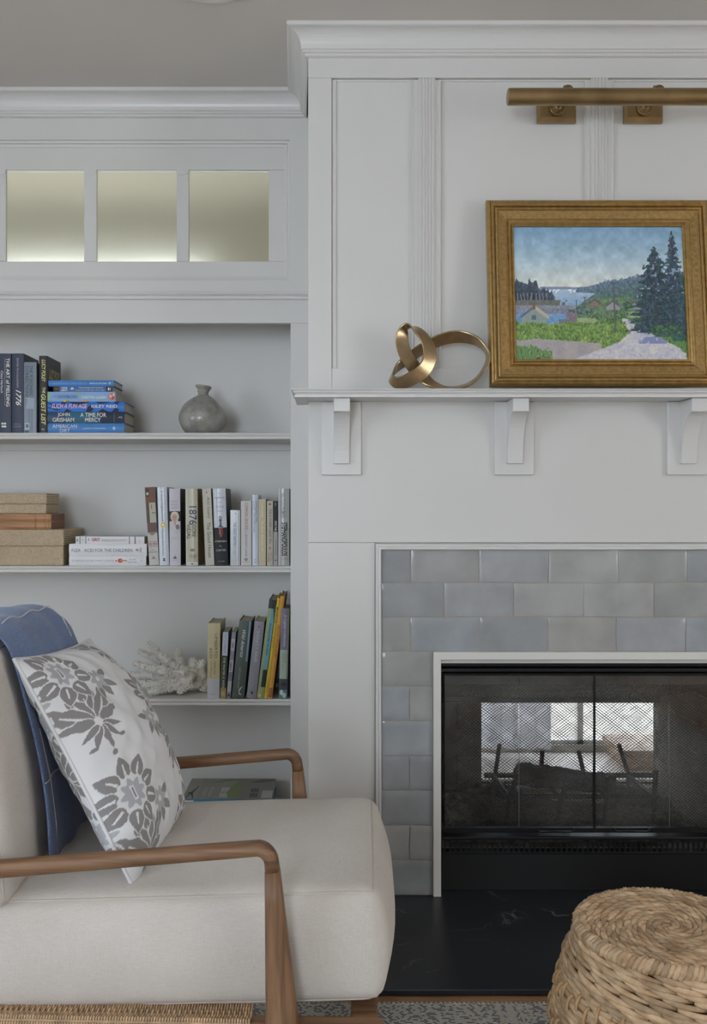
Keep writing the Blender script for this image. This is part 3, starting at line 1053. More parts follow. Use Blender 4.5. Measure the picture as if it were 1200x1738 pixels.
# four mitred rails
def quad_rail(k, name):
    corners = [(-cw, cz - ch), (-cw, cz + ch), (cw, cz + ch), (cw, cz - ch)]
    a, b_ = corners[k], corners[(k + 1) % 4]
    def off(c, o):
        return (c[0] + math.copysign(o, c[0]), c[1] + math.copysign(o, c[1] - cz))
    ra = [(off(a, o)[0], h, off(a, o)[1]) for o, h in prof]
    rb = [(off(b_, o)[0], h, off(b_, o)[1]) for o, h in prof]
    n = 24
    rings = [[tuple(np.array(p) * (1 - t) + np.array(q) * t) for p, q in zip(ra, rb)] for t in np.linspace(0, 1, n)]
    ob = MB().loft(rings).obj(name, M_FRAME, pic)
    ob.data.materials.append(M_FRAME2)
    np_ = len(prof)
    lo = len(profA) - 1
    for f in ob.data.polygons:
        c = f.center
        o_ = (abs(c.x) - cw) if k in (0, 2) else (abs(c.z - cz) - ch)
        if .021 < o_ < .043 and c.y < 0:
            f.material_index = 1
    return ob
for k in range(4):
    quad_rail(k, 'frame_rail')


def vnoise(h, w, n, seed):
    r = np.random.default_rng(seed)
    g = r.random((n + 2, int(n * w / h) + 3))
    yy, xx = np.meshgrid(np.linspace(0, n, h), np.linspace(0, n * w / h, w), indexing='ij')
    y0, x0 = yy.astype(int), xx.astype(int)
    fy, fx = yy - y0, xx - x0
    fy, fx = fy * fy * (3 - 2 * fy), fx * fx * (3 - 2 * fx)
    return (g[y0, x0] * (1 - fy) * (1 - fx) + g[y0 + 1, x0] * fy * (1 - fx) + g[y0, x0 + 1] * (1 - fy) * fx + g[y0 + 1, x0 + 1] * fy * fx)


def landscape(Wn=340, Hn=258):
    U, V = np.meshgrid(np.linspace(0, 1, Wn), np.linspace(0, 1, Hn))
    img = np.zeros((Hn, Wn, 3))
    n1, n2, n3, n4 = vnoise(Hn, Wn, 6, 1), vnoise(Hn, Wn, 18, 2), vnoise(Hn, Wn, 45, 3), vnoise(Hn, Wn, 90, 4)
    C = lambda *c: np.array(c, float)
    def mixc(a, b_, t): return a + (b_ - a) * np.clip(t, 0, 1)[..., None]
    def put(mask, col): 
        m = np.clip(mask, 0, 1)[..., None]
        img[:] = img * (1 - m) + col * m
    def tri(x): return np.abs((x % 1) - .5) * 2
    sky = mixc(C(112, 152, 184), C(163, 188, 200), V / .28)
    sky = mixc(sky, C(205, 207, 198), (V - .26) / .2)
    sky = sky + (n2 - .5)[..., None] * 20 + (n3 - .5)[..., None] * 14
    img[:] = sky
    # sea, far shore
    put((V > .462) & (U < .66), mixc(C(165, 185, 200), C(112, 150, 190), (V - .465) / .16) + (n4 - .5)[..., None] * 26)
    put((V > .468) & (V < .50) & (n4 > .72), C(222, 226, 226))
    put((np.abs(V - .463 - .004 * (n2 - .5)) < .009) & (U > .15) & (U < .46), C(120, 134, 166))
    # bluish wood on the right shore
    top = .468 - .10 * np.clip((U - .37) / .45, 0, 1) - .03 * n4 * (U > .5) - .012 * n3
    shore = U > np.interp(V, [.46, .495, .503, .56, .62, .7], [.365, .365, .47, .41, .34, .28]) + .012 * (n3 - .5)
    put((V > top) & shore & (U < 1), mixc(C(96, 116, 142), C(74, 104, 96), (V - top) / .14) + (n4 - .5)[..., None] * 44)
    put((V > .53 + .05 * (.66 - U)) & shore & (V < .75), mixc(C(90, 118, 100), C(96, 128, 82), n2) + (n4 - .5)[..., None] * 40)
    # left wood
    top = .405 + .11 * np.clip((U - .04) / .2, 0, 1) ** 1.5 + .055 * vnoise(Hn, Wn, 70, 9)[:1, :] - .03
    put((V > top) & (U < .235) & (V < .585), mixc(C(72, 84, 104), C(46, 60, 66), (V - top) / .12) + (n4 - .5)[..., None] * 34)
    put((V > .50) & (V < .575) & (U < .19) & (tri(U * 46 + n2) > .72), C(120, 124, 138))
    put((V > .555) & (V < .605 + .02 * (n3 - .5)) & (U < .26 + .06 * n3), mixc(C(82, 98, 78), C(120, 116, 116), n4))
    put((V > .595) & (V < .66) & (U < .36), mixc(C(110, 118, 140), C(150, 146, 152), n4))
    put((V > .635) & (V < .745) & (U < .30) & (n3 < .75), C(98, 142, 184) + (n4 - .5)[..., None] * 24)
    put((V > .62) & (V < .655) & (U > .10) & (U < .34), mixc(C(96, 106, 130), C(140, 140, 150), n4))
    # gabled house at left
    ap = (.112, .605)
    put((V > ap[1] + .95 * np.abs(U - ap[0])) & (V < .74) & (U > .035) & (U < .185), C(128, 146, 140) + (n4 - .5)[..., None] * 12)
    put((np.abs(V - ap[1] - .95 * (U - ap[0])) < .014) & (U > .11) & (U < .20), C(176, 168, 138))
    put((np.abs(V - ap[1] + .95 * (U - ap[0])) < .009) & (U > .03) & (U < .115), C(96, 92, 108))
    put((np.abs(U - .11) < .009) & (V > .575) & (V < .625), C(120, 84, 78))
    put((np.abs(U - .108) < .013) & (np.abs(V - .685) < .016), C(84, 100, 110))
    # shed, cottages
    put((U > .255) & (U < .375) & (V > .70) & (V < .755), C(112, 108, 130) + (n4 - .5)[..., None] * 26)
    put((U > .30) & (U < .362) & (V > .64) & (V < .70), C(122, 108, 118) + (n4 - .5)[..., None] * 20)
    put((U > .36) & (U < .48) & (V > .685) & (V < .73), C(140, 160, 110) + (n4 - .5)[..., None] * 24)
    for (cx_, cy_, s, cc) in ((.468, .55, .032, (128, 108, 96)), (.575, .562, .04, (142, 140, 142)), (.705, .565, .035, (134, 138, 146))):
        put((V > cy_ + .9 * np.abs(U - cx_)) & (V < cy_ + s * 1.7) & (np.abs(U - cx_) < s), C(*cc) + (n4 - .5)[..., None] * 14)
        put((np.abs(V - cy_ - .9 * np.abs(U - cx_)) < .007) & (np.abs(U - cx_) < s * 1.1), C(92, 82, 92))
    # bushes
    for (cx_, cy_, rx, ry, cc) in ((.60, .70, .055, .06, (74, 112, 66)), (.52, .73, .05, .04, (92, 128, 66)), (.66, .60, .03, .03, (66, 102, 76)), (.47, .665, .05, .025, (88, 116, 84)), (.38, .63, .06, .025, (82, 104, 104)), (.70, .665, .05, .025, (138, 164, 104)), (.57, .78, .06, .04, (104, 140, 72))):
        dd = ((U - cx_) / rx) ** 2 + ((V - cy_) / ry) ** 2 + (n4 - .5) * 1.2
        put(dd < 1, C(*cc) + (n4 - .5)[..., None] * 70)
    # meadow
    mead = (V > .735 + .02 * (n3 - .5) - .02 * tri(U * 3)) & (U < .70 - .9 * np.clip(V - .82, 0, 1))
    blades = tri(U * 58 + 2.0 * n3 + V * 3)
    put(mead, mixc(C(70, 108, 52), C(148, 172, 82), blades * .6 + n3 * .5 - .1) + (n4 - .5)[..., None] * 50)
    path = (V > .84 + .05 * (n2 - .5) + .12 * np.clip(.10 - U, 0, 1)) & (V < .99 + .1) & (U < .5)
    put(path & (V > .83 + .10 * U), mixc(C(142, 136, 142), C(168, 158, 152), n2 * .6 + n4 * .5))
    put((V > .895 + .10 * U + .05 * (n3 - .5)) & (U < .21), mixc(C(58, 100, 62), C(128, 160, 92), tri(U * 70 + n3 * 2)))
    # road
    xl = np.interp(V, [.69, .74, .80, .86, .92, 1.0], [.625, .645, .665, .62, .50, .33])
    xr = np.interp(V, [.69, .74, .80, .86, .92, 1.0], [.645, .70, .79, .88, .96, 1.02])
    xl = xl + .02 * (n3 - .5); xr = xr + .02 * (n3 - .5)
    put((V > .69) & (U > xl) & (U < xr), mixc(C(158, 162, 182), C(196, 190, 186), n2 * .7 + n4 * .4) + (n4 - .5)[..., None] * 16)
    put((V > .79) & (V < .88) & (U > .72) & (U < xr) & (n3 + .4 * n4 > .62 - 1.2 * (V - .79)), C(118, 128, 172))
    put((V > xr * 0 + .80) & (U > xr) , mixc(C(48, 92, 56), C(132, 166, 80), tri(U * 60 + n3 * 2) * .7 + n4 * .2))
    # big conifers on the right
    dark = mixc(C(28, 50, 60), C(62, 90, 92), n4 * 1.1 - .1)
    dark = mixc(dark, C(74, 84, 124), (n3 - .62) * 3)
    put((U > .92) & (V > .30 + .1 * n3) & (V < .86), mixc(C(24, 72, 60), C(58, 108, 84), n4))
    for (cx_, apx, base, hwid, lay) in ((.938, .03, .83, .125, 21), (.83, .145, .80, .20, 17)):
        t = (V - apx) / (base - apx)
        saw = ((V * lay + .6 * n2 * np.sign(U - cx_)) % 1)
        wid = hwid * (np.clip(t, 0, 1) ** .72) * (.52 + .48 * saw) * (.72 + .55 * n4)
        mk = (t > 0) & (t < 1) & (np.abs(U - cx_) < wid)
        put(mk, dark if lay == 17 else mixc(dark, C(70, 96, 120), n4 * .6))
        put((np.abs(U - cx_) < .004) & (t > -.0) & (t < 1) & (n3 > .3), C(64, 56, 74))
        gaps = mk & (vnoise(Hn, Wn, 60, lay) > .80) & (t < .6)
        put(gaps, C(126, 150, 176))
    put((np.abs(U - .875) < .10) & (V > .745) & (V < .83) & (n3 > .35), mixc(C(30, 62, 52), C(84, 126, 72), n4))
    # utility poles
    put((np.abs(U - .583) < .0042) & (V > .41) & (V < .80), C(84, 86, 100))
    put((np.abs(V - .428) < .004) & (np.abs(U - .583) < .017), C(84, 86, 100))
    put((np.abs(U - .411) < .003) & (V > .53) & (V < .60), C(92, 90, 108))
    put((np.abs(V - .535) < .003) & (np.abs(U - .411) < .012), C(92, 90, 108))
    put((np.abs(U - .362) < .0025) & (V > .55) & (V < .60), C(92, 90, 108))
    # signature scribble
    put((np.abs(V - .985) < .008) & (U > .115) & (U < .215) & (n4 > .5), C(120, 52, 58))
    lum = img.mean(2, keepdims=True)
    img = np.clip((img * .86 + lum * .14) * 1.10 + 5, 0, 255)
    return img


img = landscape()
Hn, Wn = img.shape[:2]
xs_, zs_ = np.linspace(-cw, cw, Wn), np.linspace(cz + ch, cz - ch, Hn)
XX, ZZ = np.meshgrid(xs_, zs_)
rel = vnoise(Hn, Wn, 60, 31) * .0006
verts = np.stack([XX.ravel(), (-.004 - rel).ravel(), ZZ.ravel()], 1)
ii = np.arange(Hn * Wn).reshape(Hn, Wn)
faces = np.stack([ii[1:, :-1].ravel(), ii[1:, 1:].ravel(), ii[:-1, 1:].ravel(), ii[:-1, :-1].ravel()], 1)
me = bpy.data.meshes.new('canvas')
me.from_pydata(verts.tolist(), [], faces.tolist())
at = me.attributes.new('paint', 'FLOAT_COLOR', 'POINT')
cl = img.reshape(-1, 3) / 255.0
cl = np.where(cl <= .04045, cl / 12.92, ((cl + .055) / 1.055) ** 2.4)
at.data.foreach_set('color', np.concatenate([cl, np.ones((len(cl), 1))], 1).astype(np.float32).ravel())
link('canvas', me, attr_mat('oil_paint', .5, .35, 300), pic, smooth=True)

# ------------------------------------------------------------------ ribbon sculpture
YS_ = 2.632
def sp(zx, zy, dy):
    """zoom pixel of the sculpture close-up -> world"""
    px, py = 640 + zx * .175, 530 + zy * .175
    return Vector((wx(px, YS_ + dy), YS_ + dy, wz(py, YS_ + dy)))
cps = [  # zoom x, zoom y, depth, width vector (x, y, z), width
    (620, 235, .018, (.15, .75, -.75), .036),
    (790, 205, .020, (.05, .80, -.80), .036),
    (960, 245, .012, (-.05, .95, -.45), .034),
    (1062, 345, .002, (-.10, 1.0, .0), .032),
    (1070, 450, -.006, (-.12, 1.0, .05), .032),
    (985, 590, -.012, (.0, .97, .22), .032),
    (860, 680, -.010, (.0, .95, .28), .032),
    (690, 706, -.002, (.0, .93, .30), .032),
    (545, 670, .008, (.20, .75, .55), .034),
    (430, 580, .006, (.55, .35, .65), .036),
    (335, 470, -.004, (.85, .15, .42), .034),
    (262, 340, -.010, (.96, .12, .22), .033),
    (240, 210, -.010, (.95, .30, .0), .033),
    (290, 112, -.008, (.55, .80, -.20), .032),
    (400, 150, -.008, (.60, .75, .40), .032),
    (490, 270, -.018, (.80, .50, .30), .034),
    (512, 400, -.026, (.85, .35, .10), .036),
    (460, 520, -.032, (.62, .35, -.55), .036),
    (330, 612, -.034, (.22, .42, -.80), .036),
    (205, 655, -.028, (-.05, .62, -.70), .034),
    (140, 605, -.012, (-.25, .92, -.30), .032),
    (190, 510, .006, (.05, .85, -.45), .034),
    (310, 415, .016, (.20, .75, -.55), .036),
    (450, 315, .018, (.20, .72, -.58), .036),
]
n = len(cps)
def cr(p0, p1, p2, p3, t):
    return .5 * ((2 * p1) + (-p0 + p2) * t + (2 * p0 - 5 * p1 + 4 * p2 - p3) * t * t + (-p0 + 3 * p1 - 3 * p2 + p3) * t ** 3)
ctr = [np.array(sp(a, b_, c)) for a, b_, c, d, e in cps]
wv = [np.array(d) / np.linalg.norm(d) for a, b_, c, d, e in cps]
wd = [e for a, b_, c, d, e in cps]
pts, wvs = [], []
for i in range(n):
    for s_ in range(8):
        t = s_ / 8
        k = [(i - 1) % n, i, (i + 1) % n, (i + 2) % n]
        pts.append(cr(*[ctr[q] for q in k], t))
        w = cr(*[wv[q] * wd[q] for q in k], t)
        wvs.append(w)
zmin = min(min((p + w * .5)[2], (p - w * .5)[2]) for p, w in zip(pts, wvs))
rings = []
m_ = len(pts)
for i in range(m_):
    T = pts[(i + 1) % m_] - pts[i - 1]
    T /= np.linalg.norm(T)
    w = wvs[i]
    w = w - T * w.dot(T)
    wl = np.linalg.norm(wvs[i]) * 1.12
    w = w / np.linalg.norm(w)
    nn = np.cross(T, w)
    h, th = wl / 2, .0027
    ring = []
    for a, b_ in ((-1, -.55), (-.94, -1), (0, -1), (.94, -1), (1, -.55), (1, .55), (.94, 1), (0, 1), (-.94, 1), (-1, .55)):
        ring.append(pts[i] + w * h * a + nn * th * b_)
    rings.append(ring)
allz = min(p[2] for r_ in rings for p in r_)
dz = 1.4182 - allz
base = Vector((wx(745, YS_), YS_, 1.4182))
mb = MB()
mb.loft([[tuple(p - np.array(base) + np.array([0, 0, dz])) for p in r_] for r_ in rings], False, True)
so = mb.obj('knot_sculpture', M_GOLD, None, smooth=True)
es = so.modifiers.new('es', 'EDGE_SPLIT'); es.split_angle = .7
so.location = base
tag(so, 'bronze ribbon knot sculpture standing on the mantel beside the painting', 'sculpture')
# ------------------------------------------------------------------ books
def cover_mat(c, rough=.45):
    return mat('cover_%d_%d_%d_%d' % (c[0], c[1], c[2], int(rough * 100)), rgb(*c), rough, vary=.05, vscale=14)


def book(label, w, h, d, c, decos, loc, rot=(0, 0, 0), x0=0.0, hard=True, group='', side=None, rough=.45, name='book', top=None, sidedeco=None):
    """spine faces -y, thickness along x, height along z"""
    B = thing(name, label, 'book', loc, rot, group)
    m = cover_mat(c, rough)
    t = .0028 if hard else .0009
    ov = .003 if hard else .0004
    cv = MB()
    ns = 6
    # rounded spine and two boards as one U profile
    out, inn = [], []
    bulge = .003 if hard else .0005
    for k in range(ns + 1):
        u = k / ns
        yb = -bulge * math.sin(math.pi * u)
        out.append((x0 + w * u, bulge + yb))
    pr = [(x0, d)] + out + [(x0 + w, d), (x0 + w - t, d)]
    pr += [(x0 + w - t, bulge + t + .001), (x0 + t, bulge + t + .001), (x0 + t, d)]
    cv.loft([[(x, y, 0) for x, y in pr], [(x, y, h) for x, y in pr]])
    co_ = cv.obj('cover', m, B)
    MB().box(x0 + t + .0001, x0 + w - t - .0001, bulge + t + .0012, d - ov, ov, h - ov).obj('page_block', M_PAGES, B)
    if hard and w > .014:
        MB().tube([(x0 + t + .001, bulge + t + .0022, h - ov + .0004), (x0 + w - t - .001, bulge + t + .0022, h - ov + .0004)], .0011, 6).obj('headband', flat(150, 140, 130), B)
    e = .00025
    for i, q in enumerate(decos):
        k = q[0]
        y = -e - .00012 * i
        if k in ('t', 'h'):
            _, s, u0, u1, v0, v1, col = q[:7]
            op = q[7] if len(q) > 7 else {}
            cz_ = h * (1 - (u0 + u1) / 2)
            cx_ = x0 + w * (v0 + v1) / 2
            if k == 't':
                put_text(B, s, (cx_, y, cz_), (0, 0, -1), (1, 0, 0), h * (u1 - u0), w * (v1 - v0), flat(*col), **op)
            else:
                put_text(B, s, (cx_, y, cz_), (1, 0, 0), (0, 0, 1), w * (v1 - v0), h * (u1 - u0), flat(*col), **op)
        elif k == 'p':
            _, u0, u1, v0, v1, col = q
            mb = MB()
            N = 6
            vs, fs = [], []
            for j in range(N + 1):
                v = v0 + (v1 - v0) * j / N
                yy = bulge - bulge * math.sin(math.pi * min(max(v, 0), 1)) - e * .6 - .00006 * i
                vs += [(x0 + w * v, yy, h * (1 - u1)), (x0 + w * v, yy, h * (1 - u0))]
            for j in range(N):
                fs.append((2 * j, 2 * j + 2, 2 * j + 3, 2 * j + 1))
            mb.add(vs, fs)
            mb.obj('printed_panel', flat(*col), B)
        elif k == 'g':
            _, pts, col = q
            mb = MB()
            mb.add([(x0 + w * v, y, h * (1 - u)) for u, v in pts], [tuple(range(len(pts)))])
            mb.obj('printed_motif', flat(*col), B)
        elif k == 'e':
            _, u, v, ru, rv, col = q
            mb = MB()
            mb.add([(x0 + w * (v + rv * math.cos(a)), y, h * (1 - u - ru * math.sin(a))) for a in np.linspace(0, 2 * math.pi, 15)[:-1]], [tuple(range(14))])
            mb.obj('printed_motif', flat(*col), B)
    if side:
        MB().box(x0 + w, x0 + w + .0003, .004, d - .001, 0.0005, h - .0005).obj('cover_board', cover_mat(side), B)
    if sidedeco:
        for i, q in enumerate(sidedeco):
            _, s, u0, u1, v0, v1, col = q[:7]
            op = q[7] if len(q) > 7 else {}
            put_text(B, s, (x0 + w + .0008, d * (v0 + v1) / 2, h * (1 - (u0 + u1) / 2)), (0, 1, 0), (0, 0, 1), d * (v1 - v0), h * (u1 - u0), flat(*col), **op)
    return B


def upright(label, pl_, pr_, ptop, z, Yf, c, decos, shift_px=0.0, d=.155, **k):
    """pl_, pr_: bottom edges of the spine, ptop: its top, shift_px: sideways offset of the top"""
    s = F / Yf
    zt = wz(ptop, Yf)
    H = zt - z
    ang = math.atan2(shift_px / s, H)
    w = (pr_ - pl_) / s * math.cos(ang)
    h = (H - max(0, 0)) / math.cos(ang) - abs(math.sin(ang)) * w * .5
    if ang > 0:      # leans right: pivot on the right bottom corner
        return book(label, w, h, d, c, decos, (wx(pr_, Yf), Yf, z + .0004), (0, ang, 0), -w, **k)
    return book(label, w, h, d, c, decos, (wx(pl_, Yf), Yf, z + .0004), (0, ang, 0), 0, **k)


def lying(label, px0, px1, p_top, p_bot, z, Yf, c, decos, d=.15, **k):
    """spine horizontal: top of the book to the left, front cover up"""
    s = F / Yf
    w, h = (p_bot - p_top) / s, (px1 - px0) / s
    b_ = book(label, w - .0003, h, d, c, decos, (wx(px1, Yf), Yf, z + .0002), (0, -math.pi / 2, 0), 0, **k)
    return z + w


W_ = (232, 230, 226)
BO = {'bold': .012}
IT = {'shear': .35}
BI = {'bold': .012, 'shear': .25}
# ---- top shelf, upright
Yt = 3.138
zs = SH[0]
G1 = 'upright dark books on the top shelf'
upright('navy cloth book with white lettering cut by the left edge, top shelf', -6, 18.3, 600, zs, Yt, (40, 46, 70), [
    ('t', 'THE ART of FIELDING', .06, .67, .68, .92, W_, BO), ('t', 'Chad Harbach', .22, .50, .30, .46, W_), ('p', .06, .66, .585, .60, (190, 190, 196)),
    ('e', .885, .42, .014, .085, W_), ('e', .885, .60, .014, .085, W_), ('p', .91, .932, .36, .68, W_)], d=.152, group=G1, side=(40, 46, 70))
upright('navy book with slanted white numerals on its spine, top shelf', 19.5, 40, 600, zs, Yt, (42, 48, 72), [
    ('t', 'DAVID McCULLOUGH', .06, .43, .44, .58, (190, 190, 200)), ('t', '1776', .46, .66, .36, .80, (236, 234, 228), {'bold': .01, 'shear': .4}),
    ('h', 'SIMON &', .885, .897, .25, .75, (170, 172, 184)), ('h', 'SCHUSTER', .915, .929, .20, .80, (170, 172, 184))], d=.16, group=G1, side=(48, 56, 78))
upright('silver blue patterned paperback between two dark books, top shelf', 40.8, 61.5, 615, zs, Yt, (136, 146, 160), [
    ('p', .0, .50, .0, .95, (128, 140, 150)), ('t', 'THE POISONERS', .05, .47, .45, .72, (70, 84, 98), BO), ('t', 'CORRECTIONS', .05, .50, .10, .38, (66, 80, 96), BO),
    ('g', [(.50, .1), (.53, .3), (.66, .15), (.66, .75), (.52, .85), (.50, .5)], (164, 174, 188)), ('p', .66, .97, .40, .46, (112, 122, 142)), ('p', .60, .97, .62, .68, (116, 124, 146)), ('p', .5, .97, .78, .82, (168, 170, 180)),
    ('p', .86, .955, .08, .44, (176, 196, 196)), ('e', .905, .26, .03, .13, (96, 124, 124)), ('p', .968, 1.0, .05, .4, (84, 88, 96))], d=.13, hard=False, group=G1)
upright('black hardcover with yellow hand lettered spine beside the blue pile', 66, 80, 604, zs, Yt, (34, 35, 40), [
    ('t', 'LUCY FOLEY', .05, .34, .34, .80, (226, 214, 130), BI), ('t', 'THE', .41, .49, .42, .78, (226, 214, 130), BI), ('t', 'GUEST LIST', .50, .90, .28, .82, (232, 222, 140), BI),
    ('e', .955, .5, .008, .2, (150, 150, 150))], d=.158, group=G1, side=(52, 52, 52),
    sidedeco=[('t', 'LUCY FOLEY', .155, .29, .14, .92, (206, 194, 120), BI), ('t', '-----------', .05, .055, .3, .9, (120, 120, 120)), ('t', '----------', .08, .085, .25, .85, (120, 120, 120))])
# ---- top shelf, lying pile (bottom to top)
G2 = 'pile of blue books on the top shelf'
Yp = 3.142
z = zs
z = lying('bright blue hardcover with white lettering, bottom of the blue pile', 77, 211, 716, 732.4, z, Yp, (66, 128, 192), [
    ('t', 'AMERICAN', .09, .40, .56, .88, W_), ('t', 'DIRT', .185, .31, .06, .40, W_), ('p', .09, .40, .485, .50, (200, 210, 226)), ('t', 'Jeanine Cummins', .48, .76, .36, .58, (214, 220, 230)),
    ('e', .87, .48, .018, .18, (170, 196, 226))], d=.162, group=G2)
z = lying('dark teal hardcover with large white serif names in the blue pile', 78, 211, 696.5, 716, z, Yp, (36, 66, 96), [
    ('p', .25, .66, .0, 1, (44, 100, 122)), ('p', .70, 1, 0, 1, (32, 42, 66)), ('t', 'JOHN', .15, .305, .55, .92, W_, {'bold': .008}), ('t', 'GRISHAM', .085, .36, .12, .48, W_, {'bold': .008}),
    ('t', 'A TIME FOR', .44, .77, .55, .92, W_, {'bold': .008}), ('t', 'MERCY', .50, .70, .12, .48, W_, {'bold': .008}), ('p', .868, .872, .05, .95, (120, 130, 150)), ('t', '->)', .92, .97, .38, .62, W_)], d=.162, group=G2)
z = lying('electric blue book with black squiggles and pink lettering in the pile', 80, 211, 679.5, 696.5, z, Yp, (38, 118, 206), [
    ('g', [(.0, .9), (.06, .7), (.10, .5), (.14, .62), (.05, .85)], (18, 26, 44)), ('g', [(.0, .5), (.1, .3), (.2, .2), (.12, .16), (.02, .36)], (18, 26, 44)), ('g', [(.18, 1), (.2, .6), (.26, 1)], (18, 26, 44)),
    ('g', [(.28, 1), (.34, .75), (.42, .7), (.5, .86), (.56, 1)], (18, 26, 44)), ('g', [(.22, 0), (.26, .3), (.32, 0)], (18, 26, 44)), ('g', [(.50, .0), (.53, .5), (.58, .72), (.60, .2), (.56, .0)], (18, 26, 44)),
    ('g', [(.62, 1), (.68, .8), (.78, .9), (.82, 1)], (18, 26, 44)), ('g', [(.66, 0), (.72, .3), (.76, .12), (.8, 0)], (18, 26, 44)), ('g', [(.84, 0), (.88, .4), (.93, .3), (.92, 0)], (18, 26, 44)), ('g', [(.86, 1), (.9, .74), (.94, 1)], (18, 26, 44)),
    ('t', 'SUCH A FUN AGE', .06, .52, .34, .80, (244, 190, 214), BI), ('t', 'KILEY REID', .575, .91, .40, .70, (240, 226, 230), BO)], d=.16, group=G2)
z = lying('pale blue paperback with orange and green floral print in the pile', 80, 196, 662.5, 679.5, z, Yp, (128, 168, 216), [
    ('g', [(.0, .1), (.0, .9), (.03, .95), (.05, .5), (.02, .3), (.06, .1)], (150, 190, 140)), ('t', 'THE', .085, .14, .42, .62, (96, 128, 172)), ('t', 'UNHONEYMOONERS', .15, .44, .32, .68, (98, 124, 166), {'bold': .02}),
    ('g', [(.44, .95), (.45, .4), (.47, .7), (.5, .98)], (150, 180, 120)), ('t', 'CHRISTINA LAUREN', .50, .865, .30, .58, (226, 236, 200), BO),
    ('e', .945, .5, .045, .36, (222, 120, 92)), ('e', .93, .55, .02, .16, (240, 190, 150)), ('e', .962, .35, .016, .14, (190, 70, 66)), ('e', .975, .7, .014, .12, (240, 226, 190)), ('e', .56, .06, .03, .1, (232, 150, 84)), ('e', .3, .08, .03, .1, (130, 176, 90)), ('e', .26, .06, .02, .1, (236, 176, 100))], d=.15, hard=False, group=G2)
z = lying('slim dark blue paperback second from the top of the blue pile', 90.5, 191, 653.2, 662.5, z, Yp, (58, 104, 166), [
    ('p', 0, .105, 0, 1, (58, 52, 52)), ('p', .89, 1, 0, 1, (44, 46, 58)), ('t', 'RIVER', .03, .09, .3, .7, (150, 110, 90)), ('t', 'ANNE', .14, .235, .54, .88, W_, BO), ('t', 'LAMOTT', .13, .245, .10, .44, W_, BO), ('e', .32, .5, .024, .32, (220, 216, 206)), ('e', .32, .3, .012, .16, (40, 40, 44)),
    ('t', 'Operating Instructions', .43, .84, .54, .90, (228, 220, 210)), ('t', 'A Journal of My Son\'s First Year', .38, .87, .12, .42, (206, 214, 228)), ('e', .935, .5, .014, .3, (220, 220, 220)), ('e', .965, .5, .01, .3, (170, 170, 170))], d=.14, hard=False, group=G2)
z = lying('light blue hardcover with thin script title, top of the blue pile', 82, 193.5, 642.5, 653, z, Yp, (74, 132, 198), [
    ('t', 'Small Rooms Love\'s Gifts In', .06, .58, .28, .72, (120, 166, 220), IT), ('t', 'MARCUS WILLIAMS', .63, .89, .36, .58, (220, 228, 240), BO), ('e', .935, .5, .017, .2, (220, 228, 240)), ('e', .935, .5, .009, .1, (74, 132, 198))], d=.135, group=G2)

# ---- vase
Yv = 3.225
sv = F / Yv
def vp(zx, zy):
    return (270 + zx / 8.0, 630 + zy / 8.0)
sil = [(380, 790, 831), (352, 818, 800), (318, 858, 760), (292, 900, 710), (272, 921, 660), (265, 926, 610), (272, 914, 560), (292, 880, 505), (322, 838, 450), (362, 800, 400), (410, 764, 360), (470, 724, 325), (520, 682, 303), (530, 672, 290), (531, 671, 262), (524, 676, 250), (515, 686, 240), (524, 680, 230), (524, 682, 222), (508, 698, 208), (494, 710, 190), (492, 711, 176), (500, 704, 165)]
vs_ = thing('glass_vase', 'squat grey smoked glass bottle vase with pinched neck on the top shelf', 'vase', (wx(344, Yv), Yv, zs))
rings = []
z0v = None
rs_ = random.Random(4)
hb = 831
for k, (xl_, xr_, zy) in enumerate(sil):
    px_c = 270 + (xl_ + xr_) / 16
    r_ = (xr_ - xl_) / 16 / sv
    zz = (hb - zy) / 8 / sv
    tilt = .04 if k > 17 else 0
    ring = []
    for j in range(32):
        a = 2 * math.pi * j / 32
        wob = 1 + .012 * math.sin(3 * a + zz * 40)
        ring.append(((px_c - 344) / sv + r_ * math.cos(a) * wob, r_ * math.sin(a) * wob * .96, zz - tilt * r_ * math.cos(a) * 3 + .0004))
    rings.append(ring)
inner = []
for ring in rings[::-1][:8]:
    c = np.mean(np.array(ring), 0)
    inner.append([tuple(c + (np.array(p) - c) * .84 - np.array([0, 0, .0005])) for p in ring])
M_VASE = bpy.data.materials.new('smoked_glass')
M_VASE.use_nodes = True
nt = M_VASE.node_tree
b = nt.nodes['Principled BSDF']
b.inputs['Base Color'].default_value = rgb(150, 146, 138)
b.inputs['Roughness'].default_value = .3
b.inputs['Metallic'].default_value = .0
b.inputs['Coat Weight'].default_value = .3
b.inputs['Coat Roughness'].default_value = .06
tc = nd(nt, 'ShaderNodeTexCoord')
n1 = nd(nt, 'ShaderNodeTexNoise'); n1.inputs['Scale'].default_value = 26; n1.inputs['Detail'].default_value = 6
rp = nd(nt, 'ShaderNodeValToRGB')
rp.color_ramp.elements[0].position = .35; rp.color_ramp.elements[0].color = rgb(136, 133, 126)
rp.color_ramp.elements[1].position = .7; rp.color_ramp.elements[1].color = rgb(174, 171, 163)
n2 = nd(nt, 'ShaderNodeTexNoise'); n2.inputs['Scale'].default_value = 120
bp = nd(nt, 'ShaderNodeBump'); bp.inputs['Strength'].default_value = .35; bp.inputs['Distance'].default_value = .002
for a, c in ((tc.outputs['Object'], n1.inputs['Vector']), (n1.outputs['Fac'], rp.inputs['Fac']), (rp.outputs['Color'], b.inputs['Base Color']), (tc.outputs['Object'], n2.inputs['Vector']), (n2.outputs['Fac'], bp.inputs['Height']), (bp.outputs['Normal'], b.inputs['Normal'])):
    nt.links.new(a, c)
MB().loft(rings[:14]).obj('body', M_VASE, vs_, smooth=True)
